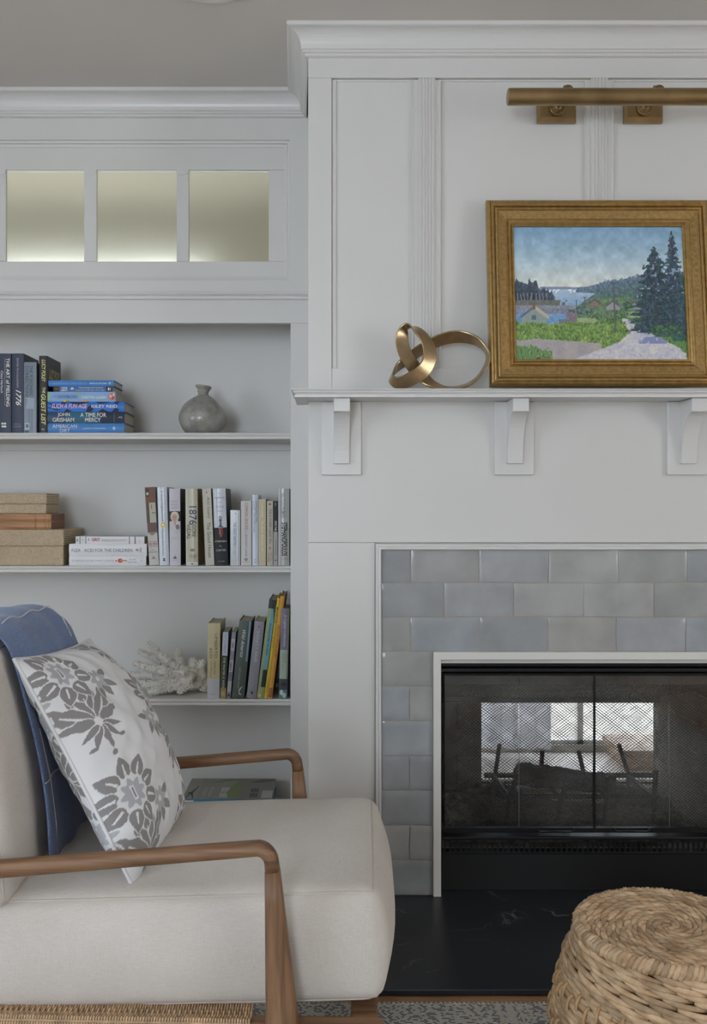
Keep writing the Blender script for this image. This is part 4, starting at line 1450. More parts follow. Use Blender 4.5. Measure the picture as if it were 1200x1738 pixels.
MB().loft(rings[13:] + inner).obj('neck', M_VASE, vs_, smooth=True)

# ---- middle shelf: woven boxes, wooden boxes
def weave_mat(name, c0, c1, scale, diag=True):
    m = bpy.data.materials.new(name)
    m.use_nodes = True
    nt = m.node_tree
    b = nt.nodes['Principled BSDF']
    b.inputs['Roughness'].default_value = .7
    tc = nd(nt, 'ShaderNodeTexCoord')
    mp = nd(nt, 'ShaderNodeMapping')
    mp.inputs['Rotation'].default_value = (0, math.radians(42), 0) if diag else (0, 0, 0)
    nt.links.new(tc.outputs['Object'], mp.inputs['Vector'])
    outs = []
    for ax in ('X', 'Z'):
        w = nd(nt, 'ShaderNodeTexWave', bands_direction=ax, wave_profile='SIN')
        w.inputs['Scale'].default_value = scale
        w.inputs['Distortion'].default_value = 1.2
        w.inputs['Detail'].default_value = 1
        nt.links.new(mp.outputs['Vector'], w.inputs['Vector'])
        outs.append(w.outputs['Fac'])
    ck = nd(nt, 'ShaderNodeTexChecker')
    ck.inputs['Scale'].default_value = scale * .95
    nt.links.new(mp.outputs['Vector'], ck.inputs['Vector'])
    mx = nd(nt, 'ShaderNodeMix')
    nt.links.new(ck.outputs['Fac'], mx.inputs['Factor'])
    nt.links.new(outs[0], mx.inputs['A'])
    nt.links.new(outs[1], mx.inputs['B'])
    r = nd(nt, 'ShaderNodeValToRGB')
    r.color_ramp.elements[0].position = .05
    r.color_ramp.elements[0].color = c0
    r.color_ramp.elements[1].position = .55
    r.color_ramp.elements[1].color = c1
    nt.links.new(mx.outputs['Result'], r.inputs['Fac'])
    nt.links.new(r.outputs['Color'], b.inputs['Base Color'])
    bp = nd(nt, 'ShaderNodeBump')
    bp.inputs['Strength'].default_value = .5
    bp.inputs['Distance'].default_value = .002
    nt.links.new(mx.outputs['Result'], bp.inputs['Height'])
    nt.links.new(bp.outputs['Normal'], b.inputs['Normal'])
    return m


M_WEAVE = weave_mat('split_cane', rgb(148, 130, 106), rgb(210, 190, 160), 62)
zm = SH[1]
Ym = 3.150
def lidded(label, pxr, p_top, p_split, z, d, wid, Yf):
    s = F / Yf
    zt, zl = wz(p_top, Yf), wz(p_split, Yf)
    xr_ = wx(pxr, Yf)
    B = thing('woven_box', label, 'box', (xr_ - wid / 2, Yf + d / 2, z), group='woven cane boxes')
    MB().box(-wid / 2 + .002, wid / 2 - .002, -d / 2 + .002, d / 2 - .002, .0003, zl - z - .0004).obj('box_base', M_WEAVE, B, bevel=.003)
    MB().box(-wid / 2, wid / 2, -d / 2, d / 2, zl - z, zt - z).obj('box_lid', M_WEAVE, B, bevel=.004)
    return zt
lidded('large woven cane box under the wooden boxes on the middle shelf', 108, 898.8, 927, zm, .25, .36, 3.146)
zb = wz(898.8, 3.146)
M_BOXW = wood_mat('carved_box_wood', rgb(150, 106, 72), rgb(180, 134, 96), rgb(198, 156, 118), 'x', .5)
M_BOXD = mat('box_end_wood', rgb(128, 92, 70), .6, vary=.1)
for lab, p0, p1 in (('lower of two carved wooden book-shaped boxes in the stack', 885.5, 898.2), ('upper of two carved wooden book-shaped boxes in the stack', 872, 884.8)):
    Yf = 3.16
    za, zc_ = wz(p1, Yf), wz(p0, Yf)
    if 'lower' in lab:
        za = zb + .0003
    else:
        za = zprev + .0003
    wid, d = .30, .16
    xr_ = wx(86.5, Yf)
    hgt = zc_ - za
    B = thing('wooden_book_box', lab, 'box', (xr_ - wid / 2, Yf + d / 2, za), group='carved wooden boxes')
    zprev = zc_
    # curved spine-like front with raised ribs
    pr = []
    for k in range(9):
        t = k / 8
        pr.append((-d / 2 + .004 - .004 * math.sin(math.pi * t), hgt * t))
    pr += [(d / 2, hgt), (d / 2 - .004, hgt * .5), (d / 2, 0)]
    MB().loft([[(-wid / 2, y, z_) for y, z_ in pr], [(wid / 2, y, z_) for y, z_ in pr]]).obj('body', M_BOXW, B)
    MB().box(wid / 2, wid / 2 + .0006, -d / 2 + .003, d / 2 - .002, .0012, hgt - .0012).obj('end_grain', M_BOXD, B)
    for xx in (.147, .141, .134, .127, .1, .096, -.1, -.14):
        pts = [(xx, -d / 2 + .0036 - .004 * math.sin(math.pi * t), hgt * t) for t in np.linspace(.04, .96, 7)]
        MB().tube(pts, .0013, 6).obj('rib', M_BOXW, B)
lidded('small woven cane box on top of the wooden boxes', 79, 837, 855.5, zprev + .0003, .15, .28, 3.162)
# ---- middle shelf lying white books
G3 = 'white books lying on the middle shelf'
z = zm
Yw = 3.143
z = lying('white hardcover with small red swimmer on its spine, bottom of three', 117, 248, 944.5, 961, z, Yw, (222, 222, 222), [
    ('t', 'FLORENCE ADLER SWIMS FOREVER', .04, .585, .42, .60, (150, 152, 160)), ('e', .61, .5, .009, .08, (170, 40, 48)), ('e', .665, .52, .035, .22, (206, 84, 66)), ('g', [(.66, .5), (.75, .42), (.76, .56), (.67, .62)], (196, 150, 116)), ('t', 'RACHEL', .785, .87, .56, .70, (120, 122, 130)), ('t', 'BEANLAND', .77, .88, .30, .44, (120, 122, 130)), ('t', '=)', .92, .95, .42, .58, (150, 152, 160))], d=.15, group=G3)
z = lying('thick white hardcover with wide grey capitals in the middle of three', 117, 249, 924, 944.5, z, Yw, (224, 224, 226), [
    ('t', 'FLEA', .035, .15, .33, .60, (92, 94, 102)), ('t', 'ACID FOR THE CHILDREN', .195, .815, .33, .60, (80, 82, 92)), ('t', '86', .86, .90, .40, .60, (70, 72, 80), BO), ('p', .91, .935, .30, .68, (176, 178, 184))], d=.155, group=G3)
G = [('p', .055, .07, 0, 1, (140, 142, 152)), ('p', .14, .155, 0, 1, (150, 150, 158)), ('p', .775, .79, 0, 1, (140, 142, 152)), ('p', .855, .875, 0, 1, (130, 132, 144)), ('t', 'GRIT', .235, .355, .36, .80, (168, 36, 52), {'bold': .02}), ('t', 'ANGELA DUCKWORTH', .375, .745, .36, .62, (132, 134, 146)), ('e', .025, .5, .014, .2, (150, 150, 160)), ('e', .105, .55, .006, .1, (120, 122, 140)), ('e', .19, .6, .006, .2, (120, 122, 140)), ('e', .93, .4, .008, .06, (190, 60, 70))]
bt = lying('paperback with grey striped spine and red title on top of two white books', 128.5, 245, 911.5, 924, z, Yw, (222, 220, 220), G, d=.135, hard=False, group=G3)

# ---- middle shelf upright books
G4 = 'upright books on the middle shelf'
K = dict(group=G4)
upright('brown and white paperback with brick building photo leaning left', 253.5, 270, 827, zm, 3.15, (196, 194, 188), [
    ('p', 0, .20, .0, 1, (122, 84, 70)), ('p', .02, .12, .08, .42, (70, 62, 60)), ('p', .065, .10, .12, .36, (196, 196, 186)), ('p', .20, .455, .0, 1, (186, 184, 164)), ('p', .20, .455, .02, .34, (96, 78, 72)), ('p', .22, .28, .56, .62, (60, 54, 50)), ('p', .325, .335, .6, .95, (96, 90, 80)),
    ('p', .455, .585, .04, 1, (112, 86, 84)), ('g', [(.575, .1), (.61, .3), (.62, .55), (.60, .75), (.575, .95)], (150, 130, 112)), ('h', 'ALEXANDER', .69, .703, .1, .9, (150, 40, 48)), ('h', 'IS IN', .712, .742, .1, .92, (176, 40, 48), BO), ('h', 'TROUBLE', .75, .763, .12, .9, (150, 40, 48)), ('h', 'FLY', .80, .812, .35, .65, (140, 60, 60)), ('h', 'BERGGREN', .825, .84, .1, .95, (150, 60, 60)), ('g', [(.92, .25), (.88, .5), (.92, .75)], (170, 140, 136))],
    shift_px=-8, d=.14, hard=False, **K)
upright('shiny white hardcover with a small yellow sun on its spine', 270.8, 287, 827, zm, 3.148, (206, 210, 218), [
    ('t', 'A Good Neighborhood', .045, .43, .34, .58, (72, 78, 96), BO), ('e', .482, .5, .035, .24, (228, 200, 84)), ('e', .482, .5, .018, .12, (250, 236, 150)), ('t', 'Therese Anne Fowler', .54, .88, .34, .54, (130, 136, 150)), ('t', 'M', .91, .945, .38, .62, (50, 52, 60), BO)],
    shift_px=-4.2, d=.155, rough=.22, **K)
upright('pale pink hardcover with portrait of a fair haired woman', 288, 306.5, 829.5, zm, 3.146, (206, 200, 208), [
    ('h', 'WHAT', .155, .18, .2, .8, (160, 158, 166)), ('h', 'FALLS', .195, .22, .2, .8, (160, 158, 166)), ('h', 'AWAY', .235, .26, .2, .8, (160, 158, 166)),
    ('p', .295, .425, .0, 1, (56, 52, 56)), ('g', [(.545, .06), (.44, .08), (.41, .3), (.40, .72), (.44, .9), (.545, .94)], (208, 204, 206)), ('e', .365, .5, .066, .40, (206, 196, 176)), ('e', .375, .48, .047, .24, (204, 166, 156)), ('g', [(.41, .36), (.41, .62), (.5, .60), (.47, .44)], (204, 166, 156)),
    ('e', .37, .40, .005, .05, (90, 74, 70)), ('e', .37, .57, .005, .05, (90, 74, 70)), ('e', .402, .485, .004, .07, (164, 96, 96)), ('g', [(.31, .2), (.30, .5), (.31, .8), (.33, .72), (.325, .5), (.34, .26)], (222, 212, 190)), ('e', .50, .75, .035, .16, (126, 116, 122)),
    ('h', 'MIA', .60, .62, .4, .75, (226, 210, 190)), ('h', 'FARROW', .635, .655, .2, .85, (190, 180, 176)), ('e', .9, .5, .012, .17, (92, 88, 100)), ('p', .87, .905, .47, .53, (92, 88, 100)), ('h', 'DOUBLEDAY', .925, .935, .25, .78, (120, 116, 126))],
    shift_px=-1, d=.16, side=(52, 46, 42), **K)
upright('beige hardcover with stacked dark blue numerals and serif name', 315.5, 336, 829.5, zm, 3.146, (190, 182, 160), [
    ('p', 0, 1, 0, .10, (214, 208, 190)), ('t', '1876', .23, .47, .30, .92, (44, 62, 104), {'bold': .004}), ('t', 'VIDAL', .46, .66, .10, .42, (52, 48, 46)), ('t', 'GORE', .47, .63, .52, .84, (52, 48, 46)), ('e', .80, .55, .02, .22, (150, 140, 120)), ('h', 'Random', .855, .875, .3, .85, (92, 86, 74), IT), ('h', 'House', .88, .9, .35, .85, (92, 86, 74), IT), ('p', .955, 1, 0, 1, (206, 206, 204)), ('p', .97, .985, .45, .6, (60, 60, 64))],
    shift_px=-1, d=.16, side=(150, 132, 78), rough=.25, **K)
upright('cream paperback with large black serif lettering leaning left', 349, 363.8, 829.5, zm, 3.148, (196, 190, 172), [
    ('e', .05, .5, .008, .1, (150, 90, 80)), ('t', 'Ann Leary', .11, .39, .42, .80, (74, 72, 68)), ('t', 'The Good House', .44, .90, .36, .78, (74, 72, 68))],
    shift_px=-6, d=.14, hard=False, **K)
pawn = [('e', .382, .52, .024, .11, (84, 88, 98)), ('e', .382, .52, .013, .06, (206, 208, 214)), ('g', [(.405, .40), (.42, .40), (.425, .46), (.475, .44), (.50, .33), (.515, .72), (.50, .70), (.475, .60), (.425, .58), (.42, .64), (.405, .64)], (96, 98, 108)), ('p', .495, .515, .34, .72, (180, 180, 184)), ('p', .515, .60, .36, .70, (120, 50, 44)), ('p', .53, .60, .42, .5, (176, 110, 100)), ('e', .615, .53, .018, .10, (150, 78, 66))]
upright('white over black hardcover with red chess pawn on its spine', 365.5, 387, 829.5, zm, 3.144, (206, 208, 216), [
    ('p', .508, 1, 0, 1, (28, 28, 34)), ('p', 0, .5, .16, .2, (232, 234, 240)), ('h', 'THE', .055, .072, .38, .64, (150, 152, 160)), ('h', 'EMPEROR', .11, .13, .12, .92, (132, 134, 144)), ('h', 'OF', .17, .19, .42, .62, (132, 134, 144)), ('h', 'OCEAN', .225, .247, .24, .84, (132, 134, 144)), ('h', 'PARK', .285, .305, .3, .74, (132, 134, 144))] + pawn + [
    ('h', 'STEPHEN', .675, .698, .05, .95, (206, 206, 208)), ('h', 'L.', .735, .755, .42, .58, (206, 206, 208)), ('h', 'CARTER', .79, .815, .1, .90, (206, 206, 208)), ('h', 'KNOPF', .94, .953, .25, .75, (170, 170, 174))],
    shift_px=-4.5, d=.165, side=(40, 40, 42), rough=.2, **K)
upright('short shiny grey paperback with blue title beside the tall pawn book', 391, 407.8, 866, zm, 3.147, (168, 170, 172), [
    ('p', 0, 1, .66, .74, (226, 228, 230)), ('t', 'THE GREAT SANTINI', .22, .64, .30, .60, (74, 102, 132), BO), ('t', 'PAT CONROY', .66, .82, .32, .52, (96, 116, 140)), ('e', .06, .5, .012, .06, (170, 90, 80))], d=.125, hard=False, rough=.2, **K)
upright('white paperback with red then blue serif capitals', 409, 426.8, 850.5, zm, 3.147, (202, 198, 194), [
    ('t', 'COMMON GROUND', .03, .455, .36, .66, (160, 48, 62)), ('t', 'J. ANTHONY LUKAS', .475, .86, .34, .60, (56, 70, 116)), ('e', .905, .48, .02, .15, (60, 60, 64)), ('e', .905, .48, .01, .08, (202, 198, 194)), ('h', 'VINTAGE', .935, .947, .25, .7, (80, 80, 84))], d=.135, hard=False, **K)
upright('slim glossy white book taller than its paperback neighbours', 428, 438.2, 840, zm, 3.146, (206, 210, 222), [
    ('t', 'DANCING GIRL', .09, .40, .55, .85, (110, 116, 132)), ('t', 'A DIARY THE LUCKY ONE', .09, .53, .18, .46, (120, 126, 140)), ('t', 'V', .905, .93, .38, .70, (120, 122, 130)), ('t', 'W', .945, .97, .3, .62, (120, 122, 130))], d=.15, rough=.2, **K)
upright('slim cream paperback with pale yellow script on the middle shelf', 438.8, 451.3, 847.5, zm, 3.147, (192, 180, 148), [
    ('t', 'A THOUSAND', .06, .27, .40, .62, (236, 228, 190)), ('t', 'The Space Between Us', .32, .78, .34, .66, (236, 228, 196), IT)], d=.13, hard=False, **K)
upright('tan paperback with grey condensed capitals and orange scribble', 453, 463.3, 850.5, zm, 3.147, (186, 176, 158), [
    ('e', .05, .5, .014, .20, (110, 84, 76)), ('t', 'THIS IS WHERE I LEAVE YOU', .12, .66, .34, .76, (92, 90, 84), BO), ('t', 'JONATHAN', .80, .92, .5, .82, (176, 112, 84)), ('t', 'TROPPER', .80, .95, .15, .45, (120, 100, 84)), ('e', .73, .5, .02, .2, (150, 140, 126))], d=.13, hard=False, **K)
upright('thin book black above and grey below with small white letters', 464.3, 471.2, 850.5, zm, 3.147, (162, 162, 158), [
    ('p', 0, .475, 0, 1, (34, 34, 40)), ('t', 'INTO THE', .31, .46, .26, .78, (226, 226, 226), BO), ('t', 'KRAKAUER', .60, .84, .4, .66, (90, 90, 90)), ('e', .05, .5, .03, .2, (120, 122, 130)), ('e', .92, .5, .012, .2, (90, 90, 90))], d=.13, hard=False, **K)
upright('tall silver grey hardcover with condensed black capitals against the stile', 472.2, 491, 829.5, zm, 3.144, (172, 172, 168), [
    ('p', 0, 1, .06, .10, (220, 220, 218)), ('p', .02, .40, .47, .51, (206, 206, 204)), ('t', 'ALL TOO HUMAN', .06, .38, .24, .72, (150, 150, 148), {'bold': .02}), ('t', 'STEPHANOPOULOS', .44, .875, .30, .82, (34, 34, 36), {'bold': .03}), ('h', 'LITTLE', .905, .92, .3, .85, (90, 90, 90))], d=.16, rough=.22, **K)

# ---- lower shelf: coral and books
zl = SH[2]
G5 = 'books leaning on the lower shelf'
K = dict(group=G5)
Yq = 3.130
upright('cream hardcover with white base band, leftmost on the lower shelf', 351.3, 372.2, 1058, zl, Yq, (200, 188, 148), [
    ('p', .735, 1, 0, 1, (196, 198, 204)), ('t', 'UMBERTO', .14, .46, .56, .80, (96, 92, 82)), ('t', 'ECO', .335, .465, .16, .38, (96, 92, 82)), ('t', 'Kant and', .51, .68, .54, .72, (132, 116, 92), IT), ('t', 'the Platypus', .51, .72, .20, .38, (132, 116, 92), IT), ('h', 'HARCOURT', .93, .945, .2, .7, (150, 140, 140))], shift_px=1.5, d=.16, **K)
upright('narrow green and white paperback next to the cream hardcover', 373.6, 383.2, 1073, zl, Yq + .002, (52, 66, 52), [
    ('p', 0, .355, .04, 1, (192, 194, 210)), ('t', 'PAT CONROY', .03, .32, .34, .68, (112, 122, 170)), ('t', 'THE WATER IS WIDE', .38, .84, .28, .66, (216, 222, 206)), ('p', .84, 1, 0, 1, (168, 140, 78)), ('p', .89, .96, .12, .78, (164, 166, 138)), ('p', .0, 1, -.0, .05, (170, 140, 80))], shift_px=4.5, d=.13, hard=False, **K)
upright('thin lilac and grey paperback with black title bars', 384.3, 391, 1073, zl, Yq + .002, (132, 132, 146), [
    ('p', .1, .28, 0, 1, (176, 172, 176)), ('t', 'DIANA', .16, .24, .2, .7, (40, 40, 46), BO), ('p', .42, .60, 0, 1, (182, 178, 182)), ('t', 'A MEMOIR', .44, .58, .2, .6, (50, 50, 56), BO), ('p', .74, .90, 0, 1, (176, 174, 176)), ('t', 'ROBERTS', .60, .72, .3, .7, (70, 72, 90)), ('e', .95, .5, .02, .25, (40, 40, 44))], shift_px=9.5, d=.13, hard=False, **K)
upright('dark green hardcover with white script title and blue edge', 393, 414, 1054, zl, Yq, (78, 88, 82), [
    ('p', 0, .52, .83, .97, (120, 150, 172)), ('t', 'Wild America', .12, .47, .34, .62, (206, 210, 206), {'shear': .5}), ('t', 'LIZ KARLOVIC', .60, .88, .36, .52, (158, 164, 158)), ('g', [(.84, .84), (.86, .64), (.90, .50), (.945, .56), (.955, .74), (.94, .72), (.935, .60), (.905, .56), (.87, .68)], (206, 208, 204))], shift_px=13, d=.16, **K)
upright('grey hardcover with pale engraved capitals leaning right on the lower shelf', 418, 434.5, 1055, zl, Yq, (138, 136, 142), [
    ('t', 'VANITY FAIR', .12, .53, .34, .66, (176, 178, 186)), ('e', .07, .5, .012, .12, (110, 108, 114)), ('t', 'THACKERAY', .62, .86, .42, .62, (150, 148, 154)), ('p', .91, .945, .42, .58, (36, 36, 40)), ('p', .52, .60, .22, .24, (104, 102, 108))], shift_px=14.5, d=.16, **K)
upright('tall green and blue hardcover with dark blocks leaning right', 435.5, 447.6, 1018, zl, Yq, (132, 148, 108), [
    ('p', 0, .09, .0, 1, (40, 46, 54)), ('g', [(.12, .50), (.05, .98), (.70, .98), (.70, .48)], (96, 150, 170)), ('g', [(.0, .62), (.20, .94), (.0, .99)], (36, 40, 48)), ('t', 'BRINGING HOME THE BIRKIN', .24, .56, .48, .74, (44, 56, 60), BO), ('p', .71, .885, .38, 1, (40, 40, 42)), ('p', .885, 1, 0, 1, (152, 156, 104)), ('p', .96, .985, .3, .5, (210, 206, 160))], shift_px=21.5, d=.2, **K)
upright('thin bright yellow book with black lettering leaning right', 447.9, 453.8, 1015.5, zl, Yq + .001, (206, 178, 48), [
    ('t', 'MADELINE', .09, .25, .24, .76, (40, 38, 30), {'bold': .02}), ('t', 'by LUDWIG BEMELMANS', .26, .50, .30, .68, (60, 54, 36)), ('t', 'The Viking Press', .80, .94, .3, .66, (80, 70, 40))], shift_px=22.3, d=.2, **K)
upright('thin orange book with brown script leaning right', 454, 461.6, 1012, zl, Yq + .001, (196, 140, 52), [
    ('t', 'Best Friends', .28, .60, .22, .78, (140, 90, 34), {'shear': .5}), ('p', .90, .985, .18, .82, (110, 50, 34)), ('t', 'BOOK', .91, .975, .3, .7, (190, 160, 110))], shift_px=22, d=.2, side=(150, 100, 46), **K)
upright('purple and pale green book in front of the orange one by the stile', 473, 487.2, 1033, zl, Yq - .002, (112, 106, 124), [
    ('t', 'A Capital Collection', .07, .42, .32, .68, (196, 192, 206)), ('p', .46, .79, 0, 1, (156, 168, 152)), ('p', .0, .79, .86, 1, (120, 128, 96)), ('t', 'SELECTED FINE', .49, .60, .6, .76, (110, 116, 110)), ('t', 'PAINTINGS OF SIX', .49, .68, .36, .50, (110, 116, 110)), ('p', .78, .90, 0, 1, (62, 66, 72)), ('p', .90, 1, 0, 1, (92, 126, 124)), ('e', .93, .3, .03, .2, (190, 204, 200)), ('e', .96, .65, .03, .22, (170, 190, 184)), ('e', .84, .5, .02, .3, (40, 44, 50))], shift_px=4.2, d=.15, **K)

# coral
Yk = 3.24
sk = F / Yk
cc0 = (wx(292, Yk), Yk, zl)
coral = MB()
rc = random.Random(21)
ICO = None
def knob(p, r, dirv):
    """small rounded polyp on the coral"""
    d = Vector(dirv).normalized()
    u = d.orthogonal().normalized()
    w = d.cross(u)
    P = Vector(p)
    rings = []
    for (h, q) in ((-.2, .9), (.55, .95), (1.25, .55)):
        rings.append([P + d * (h * r) + (u * math.cos(a) + w * math.sin(a)) * r * q for a in (0, 1.2566, 2.513, 3.77, 5.03)])
    coral.loft(rings)
def branch(pts, r0, r1, dens):
    P = [Vector(((wx(a, Yk + dy) - cc0[0]), dy, wz(b_, Yk + dy) - zl)) for a, b_, dy in pts]
    fine = []
    for i in range(len(P) - 1):
        for s_ in range(7):
            fine.append(P[i].lerp(P[i + 1], s_ / 7))
    fine.append(P[-1])
    n = len(fine)
    rad = [(r0 + (r1 - r0) * i / (n - 1)) * (1 + rc.uniform(-.13, .13)) for i in range(n)]
    coral.tube(fine, rad, 9)
    for i in range(n):
        t = (fine[min(i + 1, n - 1)] - fine[max(i - 1, 0)]).normalized()
        o1 = t.orthogonal().normalized()
        for _ in range(dens):
            a = rc.uniform(0, 6.283)
            dv = (Matrix.Rotation(a, 3, t) @ o1)
            p = fine[i] + dv * rad[i] * .92 + t * rc.uniform(-.003, .003)
            knob(p, rc.uniform(.0022, .0044), dv + t * rc.uniform(.2, .9))
    for _ in range(5):
        knob(fine[-1] + Vector([rc.uniform(-1, 1) * .004 for _ in range(3)]), .0045, (fine[-1] - fine[-2]) + Vector([rc.uniform(-.01, .01) for _ in range(3)]))
core = (318, 1152, .0)
for pts, r0, r1, dn in (
    ([(345, 1160, .02), (325, 1150, .01), (300, 1140, 0), (275, 1120, -.01), (252, 1099, -.01)], .026, .008, 9),
    ([(320, 1150, .03), (285, 1132, .03), (258, 1122, .03), (235, 1112, .03)], .022, .007, 8),
    ([(315, 1156, 0), (280, 1146, -.02), (250, 1140, -.02), (226, 1132, -.02)], .022, .007, 8),
    ([(320, 1158, .03), (280, 1156, .02), (245, 1152, .03), (220, 1152, .03)], .020, .008, 8),
    ([(325, 1160, -.03), (295, 1164, -.045), (270, 1168, -.05), (243, 1170, -.05)], .018, .008, 9),
    ([(312, 1150, .02), (305, 1132, .01), (303, 1118, .01), (304, 1110, .01)], .017, .007, 8),
    ([(326, 1150, .03), (327, 1134, .03), (330, 1126, .03)], .020, .010, 8),
    ([(340, 1166, .02), (338, 1146, .02), (344, 1130, .03)], .020, .010, 8),
    ([(325, 1156, -.02), (310, 1150, -.04), (292, 1150, -.05), (282, 1148, -.055)], .018, .010, 9),
    ([(318, 1166, -.03), (296, 1172, -.05), (272, 1178, -.065), (254, 1182, -.075)], .013, .009, 5),
    ([(340, 1166, .0), (330, 1170, -.02), (316, 1172, -.045), (304, 1180, -.06)], .015, .009, 5),
    ([(346, 1160, .02), (347, 1168, .01), (345, 1178, -.01)], .016, .010, 6),
    ([(300, 1160, .05), (262, 1162, .06), (232, 1164, .06)], .018, .009, 7),
):
    branch(pts, r0, r1, dn)
zlo = min(v[2] for v in coral.v)
coral.v = [(x, y, z_ - zlo + .0003) for x, y, z_ in coral.v]
ko = coral.obj('branch_coral', mat('coral_lime', rgb(226, 222, 214), .85, vary=.06, vscale=50, bump=.5, bscale=200))
ko.location = cc0
tag(ko, 'white branching coral piece resting on the lower shelf', 'coral')

# ---- bottom shelf: large design books
zb4 = SH[3]
Yc4 = 3.14
xb0, xb1 = wx(313, Yc4), wx(462, Yc4)
h1 = .131 - zb4 - .022
B = book('thick pale design book lying under the blue-spined one on the bottom shelf', .036, .29, .235, (186, 184, 178), [('t', 'SEASIDE', .2, .5, .3, .7, (90, 90, 90))], (xb1 - .005, Yc4 + .002, zb4 + .0004), (0, -math.pi / 2, 0), 0, group='design books on the bottom shelf')
wt = .135 - (zb4 + .0368)
B = book('large design book with bright blue spine and grey house photo cover', wt, .298, .24, (40, 128, 160), [('p', .02, .13, .1, .9, (210, 214, 214)), ('e', .07, .5, .025, .22, (40, 40, 44)), ('t', 'COASTAL', .17, .40, .22, .8, (150, 196, 214), BO), ('t', 'Style', .42, .55, .2, .8, (214, 226, 230), IT)], (xb1, Yc4, zb4 + .0368), (0, -math.pi / 2, 0), 0, group='design books on the bottom shelf')
# printed jacket on its upper cover, in the book's own frame (x up, z to the left)
def jacket(pts, col, lift, nm='printed_motif'):
    mb = MB()
    mb.add([(wt + .0004 + lift, .24 * v, .298 * (1 - u)) for u, v in pts], [tuple(range(len(pts)))])
    mb.obj(nm, flat(*col), B)
def jr(u0, u1, v0, v1, col, lift): jacket([(u0, v0), (u1, v0), (u1, v1), (u0, v1)], col, lift, 'printed_panel')
jr(0, 1, .01, .99, (150, 148, 140), 0)
jr(0, .15, .02, .98, (158, 156, 148), .0001)
jr(.55, 1, .0, .99, (136, 134, 126), .0001)
for i in range(3):
    for j in range(2):
        jr(.40 + i * .035, .43 + i * .035, .10 + j * .25, .30 + j * .25, (190, 192, 184), .0002)
        jr(.74 + i * .03, .765 + i * .03, .10 + j * .22, .28 + j * .22, (84, 82, 80), .0002)
jacket([(.50, .05), (.60, .1), (.64, .5), (.58, .85), (.50, .6), (.47, .3)], (128, 140, 96), .0003)
jacket([(.25, .75), (.42, .95), (.60, .98), (.58, .90), (.40, .84)], (120, 130, 100), .0003)
jacket([(.70, .8), (.85, .95), (.99, .97), (.99, .85), (.82, .78)], (104, 100, 98), .0003)
jr(.87, .99, .06, .40, (188, 186, 178), .0003)
jacket([(.02, .30), (.07, .34), (.12, .62), (.13, .62), (.09, .3), (.12, .05), (.11, .05), (.07, .26), (.04, .04), (.03, .05), (.055, .27)], (60, 58, 56), .0003)
for k, (s_, v0, v1) in enumerate((('COASTAL', .12, .20), ('INTERIORS', .26, .33))):
    put_text(B, s_, (wt + .0009, .24 * .35, .298 * (1 - .22 - k * .07)), (0, 1, 0), (0, 0, 1) , .1, .012, flat(190, 190, 184), 0, 0)
# ------------------------------------------------------------------ rug
M_RUG = bpy.data.materials.new('flatwoven_rug')
M_RUG.use_nodes = True
nt = M_RUG.node_tree
b = nt.nodes['Principled BSDF']
b.inputs['Roughness'].default_value = .95
tc = nd(nt, 'ShaderNodeTexCoord')
sp_ = nd(nt, 'ShaderNodeSeparateXYZ')
nt.links.new(tc.outputs['Object'], sp_.inputs[0])
def math_(op, a, b_=None, c=None):
    n = nd(nt, 'ShaderNodeMath', operation=op)
    for i, q in enumerate((a, b_, c)):
        if q is None:
            continue
        if isinstance(q, (int, float)):
            n.inputs[i].default_value = q
        else:
            nt.links.new(q, n.inputs[i])
    return n.outputs[0]
row = math_('MULTIPLY', sp_.outputs['Y'], 185.0)
rowi = math_('FLOOR', row)
rowf = math_('FRACT', row)
off = math_('MULTIPLY', math_('MODULO', rowi, 2.0), .5)
col_ = math_('ADD', math_('MULTIPLY', sp_.outputs['X'], 165.0), off)
coli = math_('FLOOR', col_)
colf = math_('FRACT', col_)
cmb = nd(nt, 'ShaderNodeCombineXYZ')
nt.links.new(coli, cmb.inputs[0]); nt.links.new(rowi, cmb.inputs[1])
wn = nd(nt, 'ShaderNodeTexWhiteNoise', noise_dimensions='2D')
nt.links.new(cmb.outputs[0], wn.inputs['Vector'])
stripe = math_('GREATER_THAN', math_('FRACT', math_('ADD', math_('MULTIPLY', sp_.outputs['X'], 3.05), .02)), .84)
stripe2 = math_('MULTIPLY', stripe, math_('GREATER_THAN', math_('FRACT', math_('MULTIPLY', sp_.outputs['X'], 36.0)), .38))
dk = math_('MULTIPLY', math_('LESS_THAN', wn.outputs['Value'], .36), math_('SUBTRACT', 1.0, stripe2))
dk = math_('MULTIPLY', dk, math_('GREATER_THAN', rowf, .3))
mx = nd(nt, 'ShaderNodeMix', data_type='RGBA')
mx.inputs['A'].default_value = rgb(222, 217, 206)
mx.inputs['B'].default_value = rgb(98, 102, 118)
nt.links.new(dk, mx.inputs['Factor'])
nt.links.new(mx.outputs['Result'], b.inputs['Base Color'])
hh = math_('MULTIPLY', math_('SINE', math_('MULTIPLY', rowf, 3.14159)), math_('SINE', math_('MULTIPLY', colf, 3.14159)))
bp = nd(nt, 'ShaderNodeBump'); bp.inputs['Strength'].default_value = 1.0; bp.inputs['Distance'].default_value = .004
nt.links.new(hh, bp.inputs['Height']); nt.links.new(bp.outputs['Normal'], b.inputs['Normal'])
rug = thing('woven_rug', 'cream and navy flatwoven rug with pale stripes under the chair', 'rug', (.1, 1.0, ZF))
MB().box(-1.6, 1.7, -1.9, 1.130, .0004, .0068).obj('rug_body', M_RUG, rug, bevel=.002)
eb = MB()
x = -1.6
while x < 1.69:
    eb.tube([(x, 1.125, .0045), (x + .0045, 1.135, .006), (x + .009, 1.125, .0045)], .0032, 5)
    x += .0105
